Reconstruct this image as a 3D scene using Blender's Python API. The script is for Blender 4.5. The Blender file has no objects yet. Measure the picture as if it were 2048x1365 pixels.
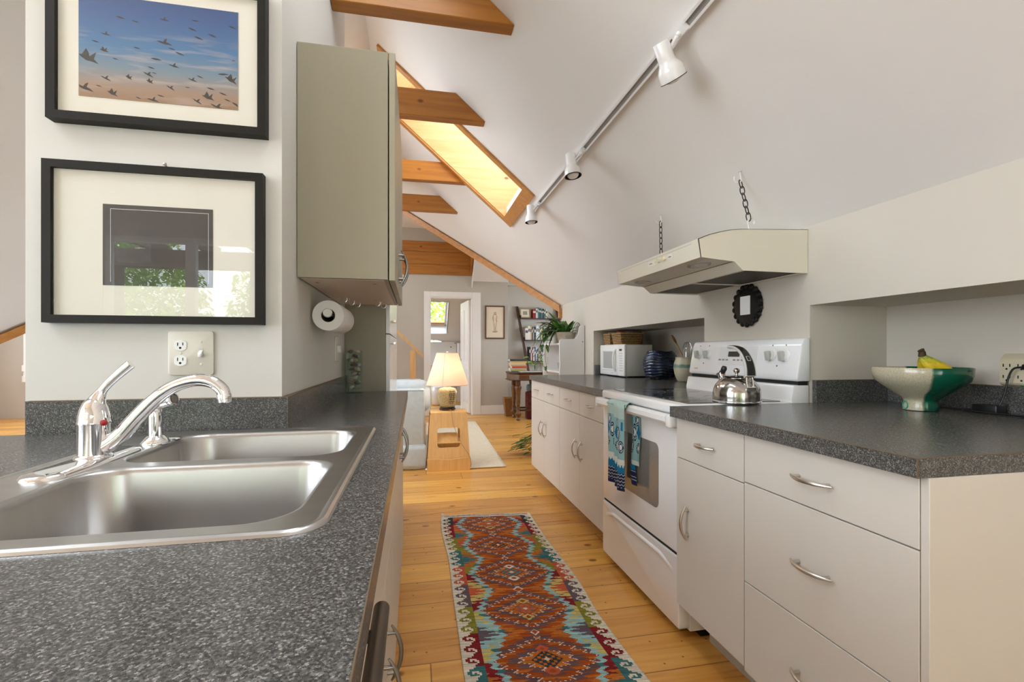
import bpy, bmesh, math, random
from mathutils import Vector, Matrix, Euler
R = random.Random(7)
PI = math.pi
C = bpy.context.scene.collection
scene = bpy.context.scene

# ------------------------------------------------------------------ colour / materials
def s2l(c):
    return tuple((x/12.92 if x <= .04045 else ((x+.055)/1.055)**2.4) for x in c)
def rgb(r, g, b):
    return s2l((r/255, g/255, b/255))
MATS = {}
def new_mat(name):
    m = bpy.data.materials.new(name); m.use_nodes = True
    nt = m.node_tree
    return m, nt, nt.nodes['Principled BSDF']
def node(nt, typ, **kw):
    n = nt.nodes.new(typ)
    for k, v in kw.items():
        if k.startswith('i_'):
            n.inputs[k[2:].replace('_', ' ')].default_value = v
        else:
            setattr(n, k, v)
    return n
def link(nt, a, ao, b, bi):
    nt.links.new(a.outputs[ao], b.inputs[bi])
def ramp(nt, stops, interp='LINEAR'):
    n = nt.nodes.new('ShaderNodeValToRGB')
    cr = n.color_ramp; cr.interpolation = interp
    while len(cr.elements) < len(stops): cr.elements.new(.5)
    for e, (p, c) in zip(cr.elements, stops):
        e.position = p; e.color = (*c, 1) if len(c) == 3 else c
    return n
def mat(name, col, rough=.5, metal=0., spec=.5, var=0., vscale=8., bump=0., bscale=200., coat=0., stretch=None, trans=0., emis=None):
    if name in MATS: return MATS[name]
    m, nt, b = new_mat(name)
    b.inputs['Base Color'].default_value = (*col, 1)
    b.inputs['Roughness'].default_value = rough
    b.inputs['Metallic'].default_value = metal
    b.inputs['Specular IOR Level'].default_value = spec
    if coat:
        b.inputs['Coat Weight'].default_value = coat; b.inputs['Coat Roughness'].default_value = .08
    if trans: b.inputs['Transmission Weight'].default_value = trans
    if emis:
        b.inputs['Emission Color'].default_value = (*emis[0], 1); b.inputs['Emission Strength'].default_value = emis[1]
    tc = node(nt, 'ShaderNodeTexCoord')
    src = tc; so = 'Object'
    if stretch:
        mp = node(nt, 'ShaderNodeMapping'); mp.inputs['Scale'].default_value = stretch
        link(nt, tc, 'Object', mp, 'Vector'); src = mp; so = 'Vector'
    if var:
        n = node(nt, 'ShaderNodeTexNoise'); n.inputs['Scale'].default_value = vscale; n.inputs['Detail'].default_value = 4
        link(nt, src, so, n, 'Vector')
        r = ramp(nt, [(.3, tuple(x*(1-var) for x in col)), (.7, tuple(min(1, x*(1+var)) for x in col))])
        link(nt, n, 'Fac', r, 'Fac'); link(nt, r, 'Color', b, 'Base Color')
    if bump:
        n2 = node(nt, 'ShaderNodeTexNoise'); n2.inputs['Scale'].default_value = bscale; n2.inputs['Detail'].default_value = 3
        link(nt, src, so, n2, 'Vector')
        bp = node(nt, 'ShaderNodeBump'); bp.inputs['Strength'].default_value = bump; bp.inputs['Distance'].default_value = .002
        link(nt, n2, 'Fac', bp, 'Height'); link(nt, bp, 'Normal', b, 'Normal')
    MATS[name] = m
    return m

def wood(name, c1, c2, rough=.45, axis='x', scale=1., knots=True):
    """pine with grain along one axis"""
    if name in MATS: return MATS[name]
    m, nt, b = new_mat(name)
    tc = node(nt, 'ShaderNodeTexCoord')
    mp = node(nt, 'ShaderNodeMapping')
    st = [14*scale]*3; st['xyz'.index(axis)] = 1.1*scale
    mp.inputs['Scale'].default_value = st
    link(nt, tc, 'Object', mp, 'Vector')
    n = node(nt, 'ShaderNodeTexNoise'); n.inputs['Scale'].default_value = 2.2; n.inputs['Detail'].default_value = 6; n.inputs['Distortion'].default_value = .6
    link(nt, mp, 'Vector', n, 'Vector')
    r = ramp(nt, [(.25, c2), (.55, c1), (.8, tuple(min(1, x*1.12) for x in c1))])
    link(nt, n, 'Fac', r, 'Fac')
    out = r
    if knots:
        v = node(nt, 'ShaderNodeTexVoronoi'); v.inputs['Scale'].default_value = 1.
        mp2 = node(nt, 'ShaderNodeMapping')
        s2 = [5.]*3; s2['xyz'.index(axis)] = 3.
        mp2.inputs['Scale'].default_value = s2
        link(nt, tc, 'Object', mp2, 'Vector'); link(nt, mp2, 'Vector', v, 'Vector')
        kr = ramp(nt, [(.0, (.16, .06, .02)), (.045, (.25, .1, .03)), (.085, (1, 1, 1))])
        link(nt, v, 'Distance', kr, 'Fac')
        mx = node(nt, 'ShaderNodeMix', data_type='RGBA', blend_type='MULTIPLY'); mx.inputs['Factor'].default_value = .85
        link(nt, r, 'Color', mx, 6); link(nt, kr, 'Color', mx, 7)
        link(nt, mx, 2, b, 'Base Color')
    else:
        link(nt, r, 'Color', b, 'Base Color')
    b.inputs['Roughness'].default_value = rough
    bp = node(nt, 'ShaderNodeBump'); bp.inputs['Strength'].default_value = .08; bp.inputs['Distance'].default_value = .002
    link(nt, n, 'Fac', bp, 'Height'); link(nt, bp, 'Normal', b, 'Normal')
    MATS[name] = m
    return m

def vcol_mat(name, rough=.7, bump=0., spec=.3):
    if name in MATS: return MATS[name]
    m, nt, b = new_mat(name)
    a = node(nt, 'ShaderNodeVertexColor'); a.layer_name = 'Col'
    link(nt, a, 'Color', b, 'Base Color')
    b.inputs['Roughness'].default_value = rough
    b.inputs['Specular IOR Level'].default_value = spec
    if bump:
        tc = node(nt, 'ShaderNodeTexCoord')
        n2 = node(nt, 'ShaderNodeTexNoise'); n2.inputs['Scale'].default_value = 400
        link(nt, tc, 'Object', n2, 'Vector')
        bp = node(nt, 'ShaderNodeBump'); bp.inputs['Strength'].default_value = bump; bp.inputs['Distance'].default_value = .003
        link(nt, n2, 'Fac', bp, 'Height'); link(nt, bp, 'Normal', b, 'Normal')
    MATS[name] = m
    return m

def thin_glass(name, tint=(1, 1, 1), ior=1.5, rough=0.):
    if name in MATS: return MATS[name]
    m = bpy.data.materials.new(name); m.use_nodes = True
    nt = m.node_tree; nt.nodes.clear()
    o = node(nt, 'ShaderNodeOutputMaterial'); mx = node(nt, 'ShaderNodeMixShader')
    t = node(nt, 'ShaderNodeBsdfTransparent'); t.inputs['Color'].default_value = (*tint, 1)
    g = node(nt, 'ShaderNodeBsdfGlossy'); g.inputs['Roughness'].default_value = rough
    f = node(nt, 'ShaderNodeFresnel'); ge = node(nt, 'ShaderNodeNewGeometry')
    ma = node(nt, 'ShaderNodeMath', operation='MULTIPLY_ADD'); ma.inputs[1].default_value = 1/ior-ior; ma.inputs[2].default_value = ior
    link(nt, ge, 'Backfacing', ma, 0); link(nt, ma, 'Value', f, 'IOR')      # same reflectance from both faces of the pane
    link(nt, f, 'Fac', mx, 'Fac'); link(nt, t, 'BSDF', mx, 1); link(nt, g, 'BSDF', mx, 2); link(nt, mx, 'Shader', o, 'Surface')
    MATS[name] = m
    return m

# ------------------------------------------------------------------ mesh builder
class MB:
    def __init__(s): s.v = []; s.f = []; s.mi = []; s.m = 0
    def add(s, vs, fs):
        o = len(s.v); s.v += [tuple(v) for v in vs]
        for f in fs: s.f.append(tuple(i+o for i in f)); s.mi.append(s.m)
        return s
    def from_bm(s, bm):
        bm.verts.index_update()
        s.add([v.co[:] for v in bm.verts], [[v.index for v in f.verts] for f in bm.faces]); bm.free(); return s
    def box(s, x0, x1, y0, y1, z0, z1, bev=0., seg=1):
        x0, x1 = min(x0, x1), max(x0, x1); y0, y1 = min(y0, y1), max(y0, y1); z0, z1 = min(z0, z1), max(z0, z1)
        if not bev:
            return s.add([(x0,y0,z0),(x1,y0,z0),(x1,y1,z0),(x0,y1,z0),(x0,y0,z1),(x1,y0,z1),(x1,y1,z1),(x0,y1,z1)],
                         [(0,3,2,1),(4,5,6,7),(0,1,5,4),(1,2,6,5),(2,3,7,6),(3,0,4,7)])
        bm = bmesh.new(); bmesh.ops.create_cube(bm, size=1.)
        for v in bm.verts:
            v.co = ((x0+x1)/2+v.co.x*(x1-x0), (y0+y1)/2+v.co.y*(y1-y0), (z0+z1)/2+v.co.z*(z1-z0))
        bev = min(bev, .49*min(x1-x0, y1-y0, z1-z0))
        bmesh.ops.bevel(bm, geom=bm.edges[:], offset=bev, segments=seg, affect='EDGES', profile=.5)
        return s.from_bm(bm)
    def prism(s, poly, axis, a, b, bev=0., seg=2):
        """poly in the two other axes (cyclic order), extruded along axis from a to b"""
        def P(p, t):
            return {'x': (t, p[0], p[1]), 'y': (p[0], t, p[1]), 'z': (p[0], p[1], t)}[axis]
        n = len(poly)
        vs = [P(p, a) for p in poly]+[P(p, b) for p in poly]
        fs = [tuple(range(n))[::-1], tuple(range(n, 2*n))]+[(i, (i+1) % n, n+(i+1) % n, n+i) for i in range(n)]
        bm = bmesh.new(); bv = [bm.verts.new(v) for v in vs]
        for f in fs: bm.faces.new([bv[i] for i in f])
        bmesh.ops.recalc_face_normals(bm, faces=bm.faces[:])
        if bev: bmesh.ops.bevel(bm, geom=bm.edges[:], offset=bev, segments=seg, affect='EDGES', profile=.5)
        return s.from_bm(bm)
    def quad(s, a, b, c, d): return s.add([a, b, c, d], [(0, 1, 2, 3)])
    def slab(s, pts, off):
        """polygon (list of 3d points) thickened by the vector off"""
        n = len(pts); off = Vector(off)
        vs = [Vector(p) for p in pts]; vs += [v+off for v in vs]
        bm = bmesh.new(); bv = [bm.verts.new(v) for v in vs]
        for f in [tuple(range(n))[::-1], tuple(range(n, 2*n))]+[(i, (i+1) % n, n+(i+1) % n, n+i) for i in range(n)]:
            bm.faces.new([bv[i] for i in f])
        bmesh.ops.recalc_face_normals(bm, faces=bm.faces[:])
        return s.from_bm(bm)
    def ringed(s, rings, cap0=True, cap1=True, closed=False):
        n = len(rings[0]); vs = [p for r in rings for p in r]; fs = []
        k = len(rings)
        for i in range(k if closed else k-1):
            j = (i+1) % k
            for q in range(n):
                fs.append((i*n+q, i*n+(q+1) % n, j*n+(q+1) % n, j*n+q))
        if not closed:
            if cap0: fs.append(tuple(range(n))[::-1])
            if cap1: fs.append(tuple((k-1)*n+q for q in range(n)))
        return s.add(vs, fs)
    def lathe(s, prof, c=(0, 0, 0), n=40, axis=(0, 0, 1), cap0=True, cap1=True, wob=None):
        """prof: list of (r, h)"""
        ax = Vector(axis).normalized(); u = ax.orthogonal().normalized(); w = ax.cross(u); c = Vector(c)
        rings = []
        for r, h in prof:
            r = max(r, .0002); ring = []
            for q in range(n):
                a = 2*PI*q/n; rr = r; hh = h
                if wob: rr, hh = wob(a, r, h)
                ring.append((c+ax*hh+(u*math.cos(a)+w*math.sin(a))*rr)[:])
            rings.append(ring)
        return s.ringed(rings, cap0, cap1)
    def cyl(s, a, b, r, r2=None, n=20, cap=True):
        a = Vector(a); b = Vector(b); L = (b-a).length
        return s.lathe([(r, 0), (r if r2 is None else r2, L)], a, n, (b-a), cap, cap)
    def tube(s, pts, r, n=10, closed=False, flat=None):
        """sweep a circle (or ellipse: flat=(ra, rb, up)) along points; r may be a list"""
        P = [Vector(p) for p in pts]; k = len(P); rings = []
        up = None
        for i in range(k):
            t = (P[(i+1) % k]-P[i-1]) if closed else (P[min(i+1, k-1)]-P[max(i-1, 0)])
            t = t.normalized() if t.length > 1e-9 else Vector((0, 0, 1))
            if flat:
                up = Vector(flat[2]); u = up.cross(t)
                u = u.normalized() if u.length > 1e-6 else t.orthogonal().normalized()
            elif up is None:
                u = t.orthogonal().normalized()
            else:
                u = up-t*up.dot(t); u = u.normalized() if u.length > 1e-6 else t.orthogonal().normalized()
            if not flat: up = u
            w = t.cross(u); rr = r[i] if isinstance(r, (list, tuple)) else r
            ra, rb = (flat[0]*rr, flat[1]*rr) if flat else (rr, rr)
            rings.append([(P[i]+u*math.cos(2*PI*q/n)*ra+w*math.sin(2*PI*q/n)*rb)[:] for q in range(n)])
        return s.ringed(rings, closed=closed)
    def sphere(s, c, r, n=16, sc=(1, 1, 1)):
        prof = [(r*math.sin(PI*i/n), -r*math.cos(PI*i/n)) for i in range(n+1)]
        o = len(s.v); s.lathe(prof, (0, 0, 0), n*2)
        for i in range(o, len(s.v)):
            v = s.v[i]; s.v[i] = (c[0]+v[0]*sc[0], c[1]+v[1]*sc[1], c[2]+v[2]*sc[2])
        return s
    def grid(s, fn, nu, nv):
        vs = [fn(i/nu, j/nv) for j in range(nv+1) for i in range(nu+1)]
        fs = [(j*(nu+1)+i, j*(nu+1)+i+1, (j+1)*(nu+1)+i+1, (j+1)*(nu+1)+i) for j in range(nv) for i in range(nu)]
        return s.add(vs, fs)
    def xform(s, M):
        s.v = [(M @ Vector(v))[:] for v in s.v]; return s
    def build(s, name, mats, parent=None, smooth=35, col=None):
        me = bpy.data.meshes.new(name)
        if not isinstance(mats, (list, tuple)): mats = [mats]
        o = bpy.data.objects.new(name, me); C.objects.link(o)
        if parent is not None:
            o.parent = parent; org = world_org(parent)
        else:
            xs = [v[0] for v in s.v]; ys = [v[1] for v in s.v]; zs = [v[2] for v in s.v]
            org = Vector(((min(xs)+max(xs))/2, (min(ys)+max(ys))/2, min(zs))); o.location = org
        me.from_pydata([(v[0]-org[0], v[1]-org[1], v[2]-org[2]) for v in s.v], [], s.f)
        for m in mats: me.materials.append(m)
        if len(mats) > 1: me.polygons.foreach_set('material_index', s.mi)
        me.validate(); me.update()
        bm = bmesh.new(); bm.from_mesh(me)
        if smooth is not None and not col: bmesh.ops.recalc_face_normals(bm, faces=bm.faces[:])
        bm.to_mesh(me); bm.free()
        if smooth is not None:
            me.polygons.foreach_set('use_smooth', [True]*len(me.polygons)); me.set_sharp_from_angle(angle=math.radians(smooth))
        if col:      # col: per-face colour list
            ca = me.color_attributes.new('Col', 'FLOAT_COLOR', 'CORNER')
            arr = []
            for p in me.polygons:
                c = col[p.index]; arr += [c[0], c[1], c[2], 1.]*p.loop_total
            ca.data.foreach_set('color', arr)
        return o
def world_org(o):
    v = Vector((0, 0, 0))
    while o is not None:
        v = v+o.location; o = o.parent
    return v
def tag(o, label, cat, group=None):
    o['label'] = label; o['category'] = cat
    if group: o['group'] = group
    return o
def struct(o):
    o['kind'] = 'structure'; return o
def thing(name, label, cat, loc, group=None):
    o = bpy.data.objects.new(name, None); C.objects.link(o); o.location = loc; o.empty_display_size = .05
    return tag(o, label, cat, group)
def dup(root, loc, rotz=0., label=None, scale=None):
    r = root.copy(); C.objects.link(r); r.location = loc; r.rotation_euler = (0, 0, rotz)
    if label: r['label'] = label
    if scale: r.scale = scale
    for ch in list(root.children):
        c = ch.copy(); C.objects.link(c); c.parent = r
        for g in list(ch.children):
            d = g.copy(); C.objects.link(d); d.parent = c
    return r
def arc(c, r, a0, a1, n, plane):
    out = []
    for i in range(n+1):
        a = a0+(a1-a0)*i/n; p = [c[0], c[1], c[2]]
        p[plane[0]] += r*math.cos(a); p[plane[1]] += r*math.sin(a); out.append(tuple(p))
    return out
def smoothpath(pts, n=8):
    """Catmull-Rom"""
    P = [Vector(p) for p in pts]; P = [P[0]*2-P[1]]+P+[P[-1]*2-P[-2]]; out = []
    for i in range(1, len(P)-2):
        for k in range(n):
            t = k/n; a, b, c, d = P[i-1], P[i], P[i+1], P[i+2]
            out.append((.5*((2*b)+(c-a)*t+(2*a-5*b+4*c-d)*t*t+(3*b-a-3*c+d)*t**3))[:])
    out.append(P[-2][:]); return out
def rrect(x0, x1, y0, y1, r, n=6):
    out = []
    for cx, cy, a in ((x1-r, y1-r, 0), (x0+r, y1-r, PI/2), (x0+r, y0+r, PI), (x1-r, y0+r, 1.5*PI)):
        for i in range(n+1):
            t = a+PI/2*i/n; out.append((cx+r*math.cos(t), cy+r*math.sin(t)))
    return out
# ------------------------------------------------------------------ materials
M_wallr = mat('warm_wall_paint', rgb(206, 199, 188), .75, var=.015, vscale=3, bump=.05, bscale=90)
M_wall = mat('wall_paint', rgb(212, 208, 202), .75, var=.015, vscale=3, bump=.05, bscale=90)
M_ceil = mat('ceiling_paint', rgb(232, 230, 229), .8, var=.012, vscale=2, bump=.04, bscale=60)
M_grey = mat('grey_wall_paint', rgb(188, 183, 174), .75, var=.015, vscale=3)
M_white = mat('white_trim_paint', rgb(232, 230, 229), .45)
M_cab = mat('cabinet_laminate', rgb(212, 207, 200), .38, var=.01, vscale=2)
M_cabedge = mat('cabinet_edge_band', rgb(222, 222, 208), .45)
M_toe = mat('toe_kick_grey', rgb(190, 186, 178), .6)
M_sage = mat('sage_cabinet_laminate', rgb(152, 144, 124), .42, var=.012, vscale=2)
M_sageedge = mat('sage_edge', rgb(164, 157, 136), .45)
M_dark = mat('dark_gap', (.01, .01, .01), .8)
M_black = mat('black_plastic', (.012, .012, .012), .35)
M_nickel = mat('brushed_nickel', (.62, .58, .52), .28, 1., bump=.02, bscale=500)
M_pewter = mat('dark_pewter', (.28, .26, .24), .35, 1.)
M_bronze = mat('bronze_bar', (.10, .075, .055), .38, .7)
M_chrome = mat('chrome', (.86, .86, .88), .07, 1.)
M_steel = mat('stainless_steel', (.50, .49, .48), .30, 1., var=.05, vscale=5, bump=.03, bscale=300, stretch=(1, 8, 1))
M_steelpol = mat('polished_steel', (.46, .44, .42), .14, 1., var=.04, vscale=6)
M_enamel = mat('white_enamel', rgb(238, 238, 240), .18, spec=.5, coat=.5)
M_plastic = mat('white_plastic', rgb(236, 236, 234), .35)
M_almond = mat('almond_plastic', rgb(222, 216, 204), .4)
M_greyp = mat('grey_plastic', rgb(190, 188, 184), .45)
M_hood = mat('almond_hood_enamel', rgb(222, 216, 200), .32)
M_mesh = mat('filter_mesh', (.07, .06, .045), .55, .3, var=.35, vscale=400, bump=.3, bscale=500)
M_frame = mat('black_stained_wood', (.012, .010, .008), .5, spec=.2, bump=.06, bscale=60, stretch=(2, 20, 20))
M_matboard = mat('cream_mat_board', rgb(238, 233, 220), .85, bump=.03, bscale=400)
M_pglass = thin_glass('picture_glass', ior=1.5)
M_pane = thin_glass('window_pane_glass', ior=1.45)
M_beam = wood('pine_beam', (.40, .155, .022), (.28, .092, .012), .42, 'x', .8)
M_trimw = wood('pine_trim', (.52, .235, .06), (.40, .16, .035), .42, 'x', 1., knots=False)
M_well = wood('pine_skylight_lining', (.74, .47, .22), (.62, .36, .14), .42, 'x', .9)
M_plank = wood('pine_plank', (.40, .155, .022), (.28, .092, .012), .42, 'x', .8)
M_rail = wood('pine_handrail', (.66, .40, .17), (.55, .30, .11), .45, 'z', 1.)
M_birch = wood('birch_plywood', (.82, .49, .175), (.74, .41, .13), .38, 'z', 1.3, knots=False)
M_walnut = wood('dark_walnut', (.06, .026, .012), (.03, .012, .006), .38, 'z', 1.5, knots=False)
M_desk = wood('oak_desk_stain', (.17, .07, .02), (.075, .028, .01), .35, 'x', 1.5, knots=False)
M_spoon = wood('spoon_wood', (.50, .28, .12), (.40, .2, .08), .55, 'z', 3, knots=False)
M_spoon2 = wood('dark_spoon_wood', (.22, .09, .04), (.14, .05, .02), .55, 'z', 3, knots=False)
M_paper = mat('white_paper_towel', rgb(240, 238, 236), .9, bump=.12, bscale=250)
M_card = mat('cardboard_core', (.10, .075, .05), .9)
M_sofa = mat('pale_blue_linen', rgb(196, 205, 208), .9, var=.05, vscale=25, bump=.25, bscale=600)
M_sofa2 = mat('oatmeal_linen', rgb(205, 197, 180), .9, var=.05, vscale=25, bump=.25, bscale=600)
M_runner = mat('cream_wool', rgb(232, 220, 196), .95, var=.06, vscale=30, bump=.3, bscale=300)
M_wicker = mat('woven_seagrass', rgb(176, 140, 92), .8, var=.4, vscale=60, bump=.4, bscale=120, stretch=(1, 1, 3))
M_leaf = mat('green_leaf', rgb(62, 104, 38), .38, var=.35, vscale=14)
M_leaf2 = mat('bright_leaf', rgb(120, 160, 70), .45, var=.3, vscale=12)
M_stem = mat('green_stem', rgb(92, 120, 60), .5)
M_stonepot = mat('weathered_stone_pot', rgb(178, 168, 152), .85, var=.25, vscale=18, bump=.3, bscale=80)
M_soil = mat('potting_soil', (.03, .02, .015), .95)
M_celadon = mat('celadon_glaze', rgb(176, 186, 170), .3, var=.08, vscale=12)
M_clear = thin_glass('clear_glass', (.93, .97, .95), 1.35)
M_mirror = mat('mirror_silver', (.9, .9, .9), .02, 1.)
M_chain = mat('black_iron_chain', (.025, .022, .02), .4, .6)
M_bulb = mat('frosted_bulb', rgb(235, 232, 228), .3)
M_shadeblk = mat('matte_black', (.015, .013, .012), .55)

def speckle_laminate():
    m, nt, b = new_mat('grey_speckled_laminate')
    tc = node(nt, 'ShaderNodeTexCoord')
    mp = node(nt, 'ShaderNodeMapping'); mp.inputs['Scale'].default_value = (760, 760, 760); link(nt, tc, 'Object', mp, 'Vector')
    ns = node(nt, 'ShaderNodeTexNoise'); ns.inputs['Scale'].default_value = 1.6; ns.inputs['Detail'].default_value = 1.5
    link(nt, mp, 'Vector', ns, 'Vector')
    ad = node(nt, 'ShaderNodeVectorMath', operation='MULTIPLY_ADD'); ad.inputs[1].default_value = (2.2, 2.2, 2.2)
    link(nt, ns, 'Color', ad, 0); link(nt, mp, 'Vector', ad, 2)
    v = node(nt, 'ShaderNodeTexVoronoi'); v.inputs['Scale'].default_value = .75
    link(nt, ad, 'Vector', v, 'Vector')
    sep = node(nt, 'ShaderNodeSeparateColor'); link(nt, v, 'Color', sep, 'Color')
    r = ramp(nt, [(0., (.035, .035, .035)), (.30, (.068, .067, .065)), (.58, (.105, .103, .099)), (.80, (.17, .167, .161)), (.93, (.29, .285, .275))], 'CONSTANT')
    link(nt, sep, 'Red', r, 'Fac'); link(nt, r, 'Color', b, 'Base Color')
    b.inputs['Roughness'].default_value = .25
    n2 = node(nt, 'ShaderNodeTexNoise'); n2.inputs['Scale'].default_value = 500; link(nt, tc, 'Object', n2, 'Vector')
    bp = node(nt, 'ShaderNodeBump'); bp.inputs['Strength'].default_value = .06; bp.inputs['Distance'].default_value = .001
    link(nt, n2, 'Fac', bp, 'Height'); link(nt, bp, 'Normal', b, 'Normal')
    return m
M_lam = speckle_laminate()
M_seam = mat('brown_laminate_seam', (.13, .085, .045), .6)

def floor_mat():
    m, nt, b = new_mat('wide_pine_floorboards')
    tc = node(nt, 'ShaderNodeTexCoord')
    sx = node(nt, 'ShaderNodeSeparateXYZ'); link(nt, tc, 'Object', sx, 'Vector')
    def mth(op, a, bv, c=None):
        n = node(nt, 'ShaderNodeMath', operation=op)
        for i, q in enumerate((a, bv, c)):
            if q is None: continue
            if isinstance(q, tuple): link(nt, q[0], q[1], n, i)
            else: n.inputs[i].default_value = q
        return (n, 0)
    W = .205
    row = mth('DIVIDE', (sx, 'Y'), W); rid = mth('FLOOR', row, None); fr = mth('FRACT', row, None)
    wn = node(nt, 'ShaderNodeTexWhiteNoise', noise_dimensions='1D'); link(nt, rid[0], 0, wn, 'W')
    shift = mth('MULTIPLY', (wn, 'Value'), 7.3)
    xs = mth('ADD', (sx, 'X'), shift); xr = mth('DIVIDE', xs, 2.6); xid = mth('FLOOR', xr, None); xf = mth('FRACT', xr, None)
    bid = mth('MULTIPLY_ADD', xid, 17.31, rid)
    wn2 = node(nt, 'ShaderNodeTexWhiteNoise', noise_dimensions='1D'); link(nt, bid[0], 0, wn2, 'W')
    # grain
    cmb = node(nt, 'ShaderNodeCombineXYZ')
    gx = mth('MULTIPLY', (sx, 'X'), 1.3); gy = mth('MULTIPLY', (sx, 'Y'), 16.); gz = mth('MULTIPLY', bid, 3.7)
    link(nt, gx[0], 0, cmb, 'X'); link(nt, gy[0], 0, cmb, 'Y'); link(nt, gz[0], 0, cmb, 'Z')
    n = node(nt, 'ShaderNodeTexNoise'); n.inputs['Scale'].default_value = 1.5; n.inputs['Detail'].default_value = 6; n.inputs['Distortion'].default_value = .8
    link(nt, cmb, 'Vector', n, 'Vector')
    r = ramp(nt, [(.25, rgb(196, 138, 64)), (.5, rgb(219, 163, 84)), (.75, rgb(232, 182, 102))])
    link(nt, n, 'Fac', r, 'Fac')
    hsv = node(nt, 'ShaderNodeHueSaturation')
    val = mth('MULTIPLY_ADD', (wn2, 'Value'), .30, .84); link(nt, val[0], 0, hsv, 'Value')
    hue = mth('MULTIPLY_ADD', (wn2, 'Value'), .012, .492); link(nt, hue[0], 0, hsv, 'Hue')
    hsv.inputs['Saturation'].default_value = 1.02
    link(nt, r, 'Color', hsv, 'Color')
    # knots
    cm2 = node(nt, 'ShaderNodeCombineXYZ'); kx = mth('MULTIPLY', (sx, 'X'), 1.5); ky = mth('MULTIPLY', (sx, 'Y'), 2.1)
    link(nt, kx[0], 0, cm2, 'X'); link(nt, ky[0], 0, cm2, 'Y')
    v = node(nt, 'ShaderNodeTexVoronoi', voronoi_dimensions='2D'); v.inputs['Scale'].default_value = 1.
    link(nt, cm2, 'Vector', v, 'Vector')
    kr = ramp(nt, [(0., (.12, .05, .02)), (.022, (.25, .11, .04)), (.042, (1, 1, 1))]); link(nt, v, 'Distance', kr, 'Fac')
    mx = node(nt, 'ShaderNodeMix', data_type='RGBA', blend_type='MULTIPLY'); mx.inputs['Factor'].default_value = .8
    link(nt, hsv, 'Color', mx, 6); link(nt, kr, 'Color', mx, 7)
    # nail holes and small dents
    v2 = node(nt, 'ShaderNodeTexVoronoi', voronoi_dimensions='2D'); v2.inputs['Scale'].default_value = 7.
    link(nt, tc, 'Object', v2, 'Vector')
    k2 = ramp(nt, [(0., (.10, .05, .03)), (.026, (.2, .1, .05)), (.034, (1, 1, 1))]); link(nt, v2, 'Distance', k2, 'Fac')
    mx2 = node(nt, 'ShaderNodeMix', data_type='RGBA', blend_type='MULTIPLY'); mx2.inputs['Factor'].default_value = .75
    link(nt, mx, 2, mx2, 6); link(nt, k2, 'Color', mx2, 7)
    # seams
    d1 = mth('MINIMUM', fr, mth('SUBTRACT', 1., fr)); d1 = mth('MULTIPLY', d1, W)
    d2 = mth('MINIMUM', xf, mth('SUBTRACT', 1., xf)); d2 = mth('MULTIPLY', d2, 2.6)
    d = mth('MINIMUM', d1, d2)
    sr = ramp(nt, [(0., (.22, .10, .04)), (.0016, (.35, .18, .08)), (.0032, (1, 1, 1))]); link(nt, d[0], 0, sr, 'Fac')
    mx3 = node(nt, 'ShaderNodeMix', data_type='RGBA', blend_type='MULTIPLY'); mx3.inputs['Factor'].default_value = .9
    link(nt, mx2, 2, mx3, 6); link(nt, sr, 'Color', mx3, 7)
    link(nt, mx3, 2, b, 'Base Color')
    rr = ramp(nt, [(.3, (.26,)*3), (.7, (.40,)*3)]); link(nt, n, 'Fac', rr, 'Fac'); link(nt, rr, 'Color', b, 'Roughness')
    bp = node(nt, 'ShaderNodeBump'); bp.inputs['Strength'].default_value = .25; bp.inputs['Distance'].default_value = .003
    link(nt, sr, 'Color', bp, 'Height'); link(nt, bp, 'Normal', b, 'Normal')
    return m
M_floor = floor_mat()
# ------------------------------------------------------------------ the room
KX, KZ, SL, RX, RZ = 1.59, 1.64, .87, -.32, 3.30          # knee wall, slope, ridge
def zr(x): return KZ+SL*(KX-x)                             # right slope
def zl(x): return RZ-SL*(RX-x)                             # left slope
NX = Vector((SL, 0, 1)).normalized()                       # points up/out of right slope
struct(MB().box(-7.4, 3.5, -2.6, 12.2, -.06, 0).build('floor', M_floor, smooth=None))

# right wall with its two niches
w = MB()
NB = 1.314
for y0, y1, z0, z1 in ((-2.5, 5.04, 0, .86), (-2.5, 5.04, NB, 1.66), (-2.5, .30, .86, NB), (1.66, 2.385, .86, NB), (4.07, 5.04, .86, NB)):
    w.box(KX, KX+.09, y0, y1, z0, z1)
w.box(KX+.001, 3.4, 4.96, 5.04, 0, 1.66)
WR = (5.7, 7.9, .85, 2.15)
for y0, y1, z0, z1 in ((4.96, WR[0], 0, 3.4), (WR[1], 9.0, 0, 3.4), (WR[0], WR[1], 0, WR[2]), (WR[0], WR[1], WR[3], 3.4)): w.box(3.3, 3.4, y0, y1, z0, z1)
for y0, y1, xb in ((.30, 1.66, 1.975), (2.385, 4.07, 2.07)):          # niche linings
    w.box(xb, xb+.06, y0-.06, y1+.06, .80, NB+.06)
    w.box(KX+.09, xb, y0-.06, y0, .80, NB+.06); w.box(KX+.09, xb, y1, y1+.06, .80, NB+.06)
    w.box(KX+.09, xb, y0, y1, NB, NB+.06); w.box(KX+.09, xb, y0, y1, .80, .86)
struct(w.build('wall_right', M_wallr, smooth=None))

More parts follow.
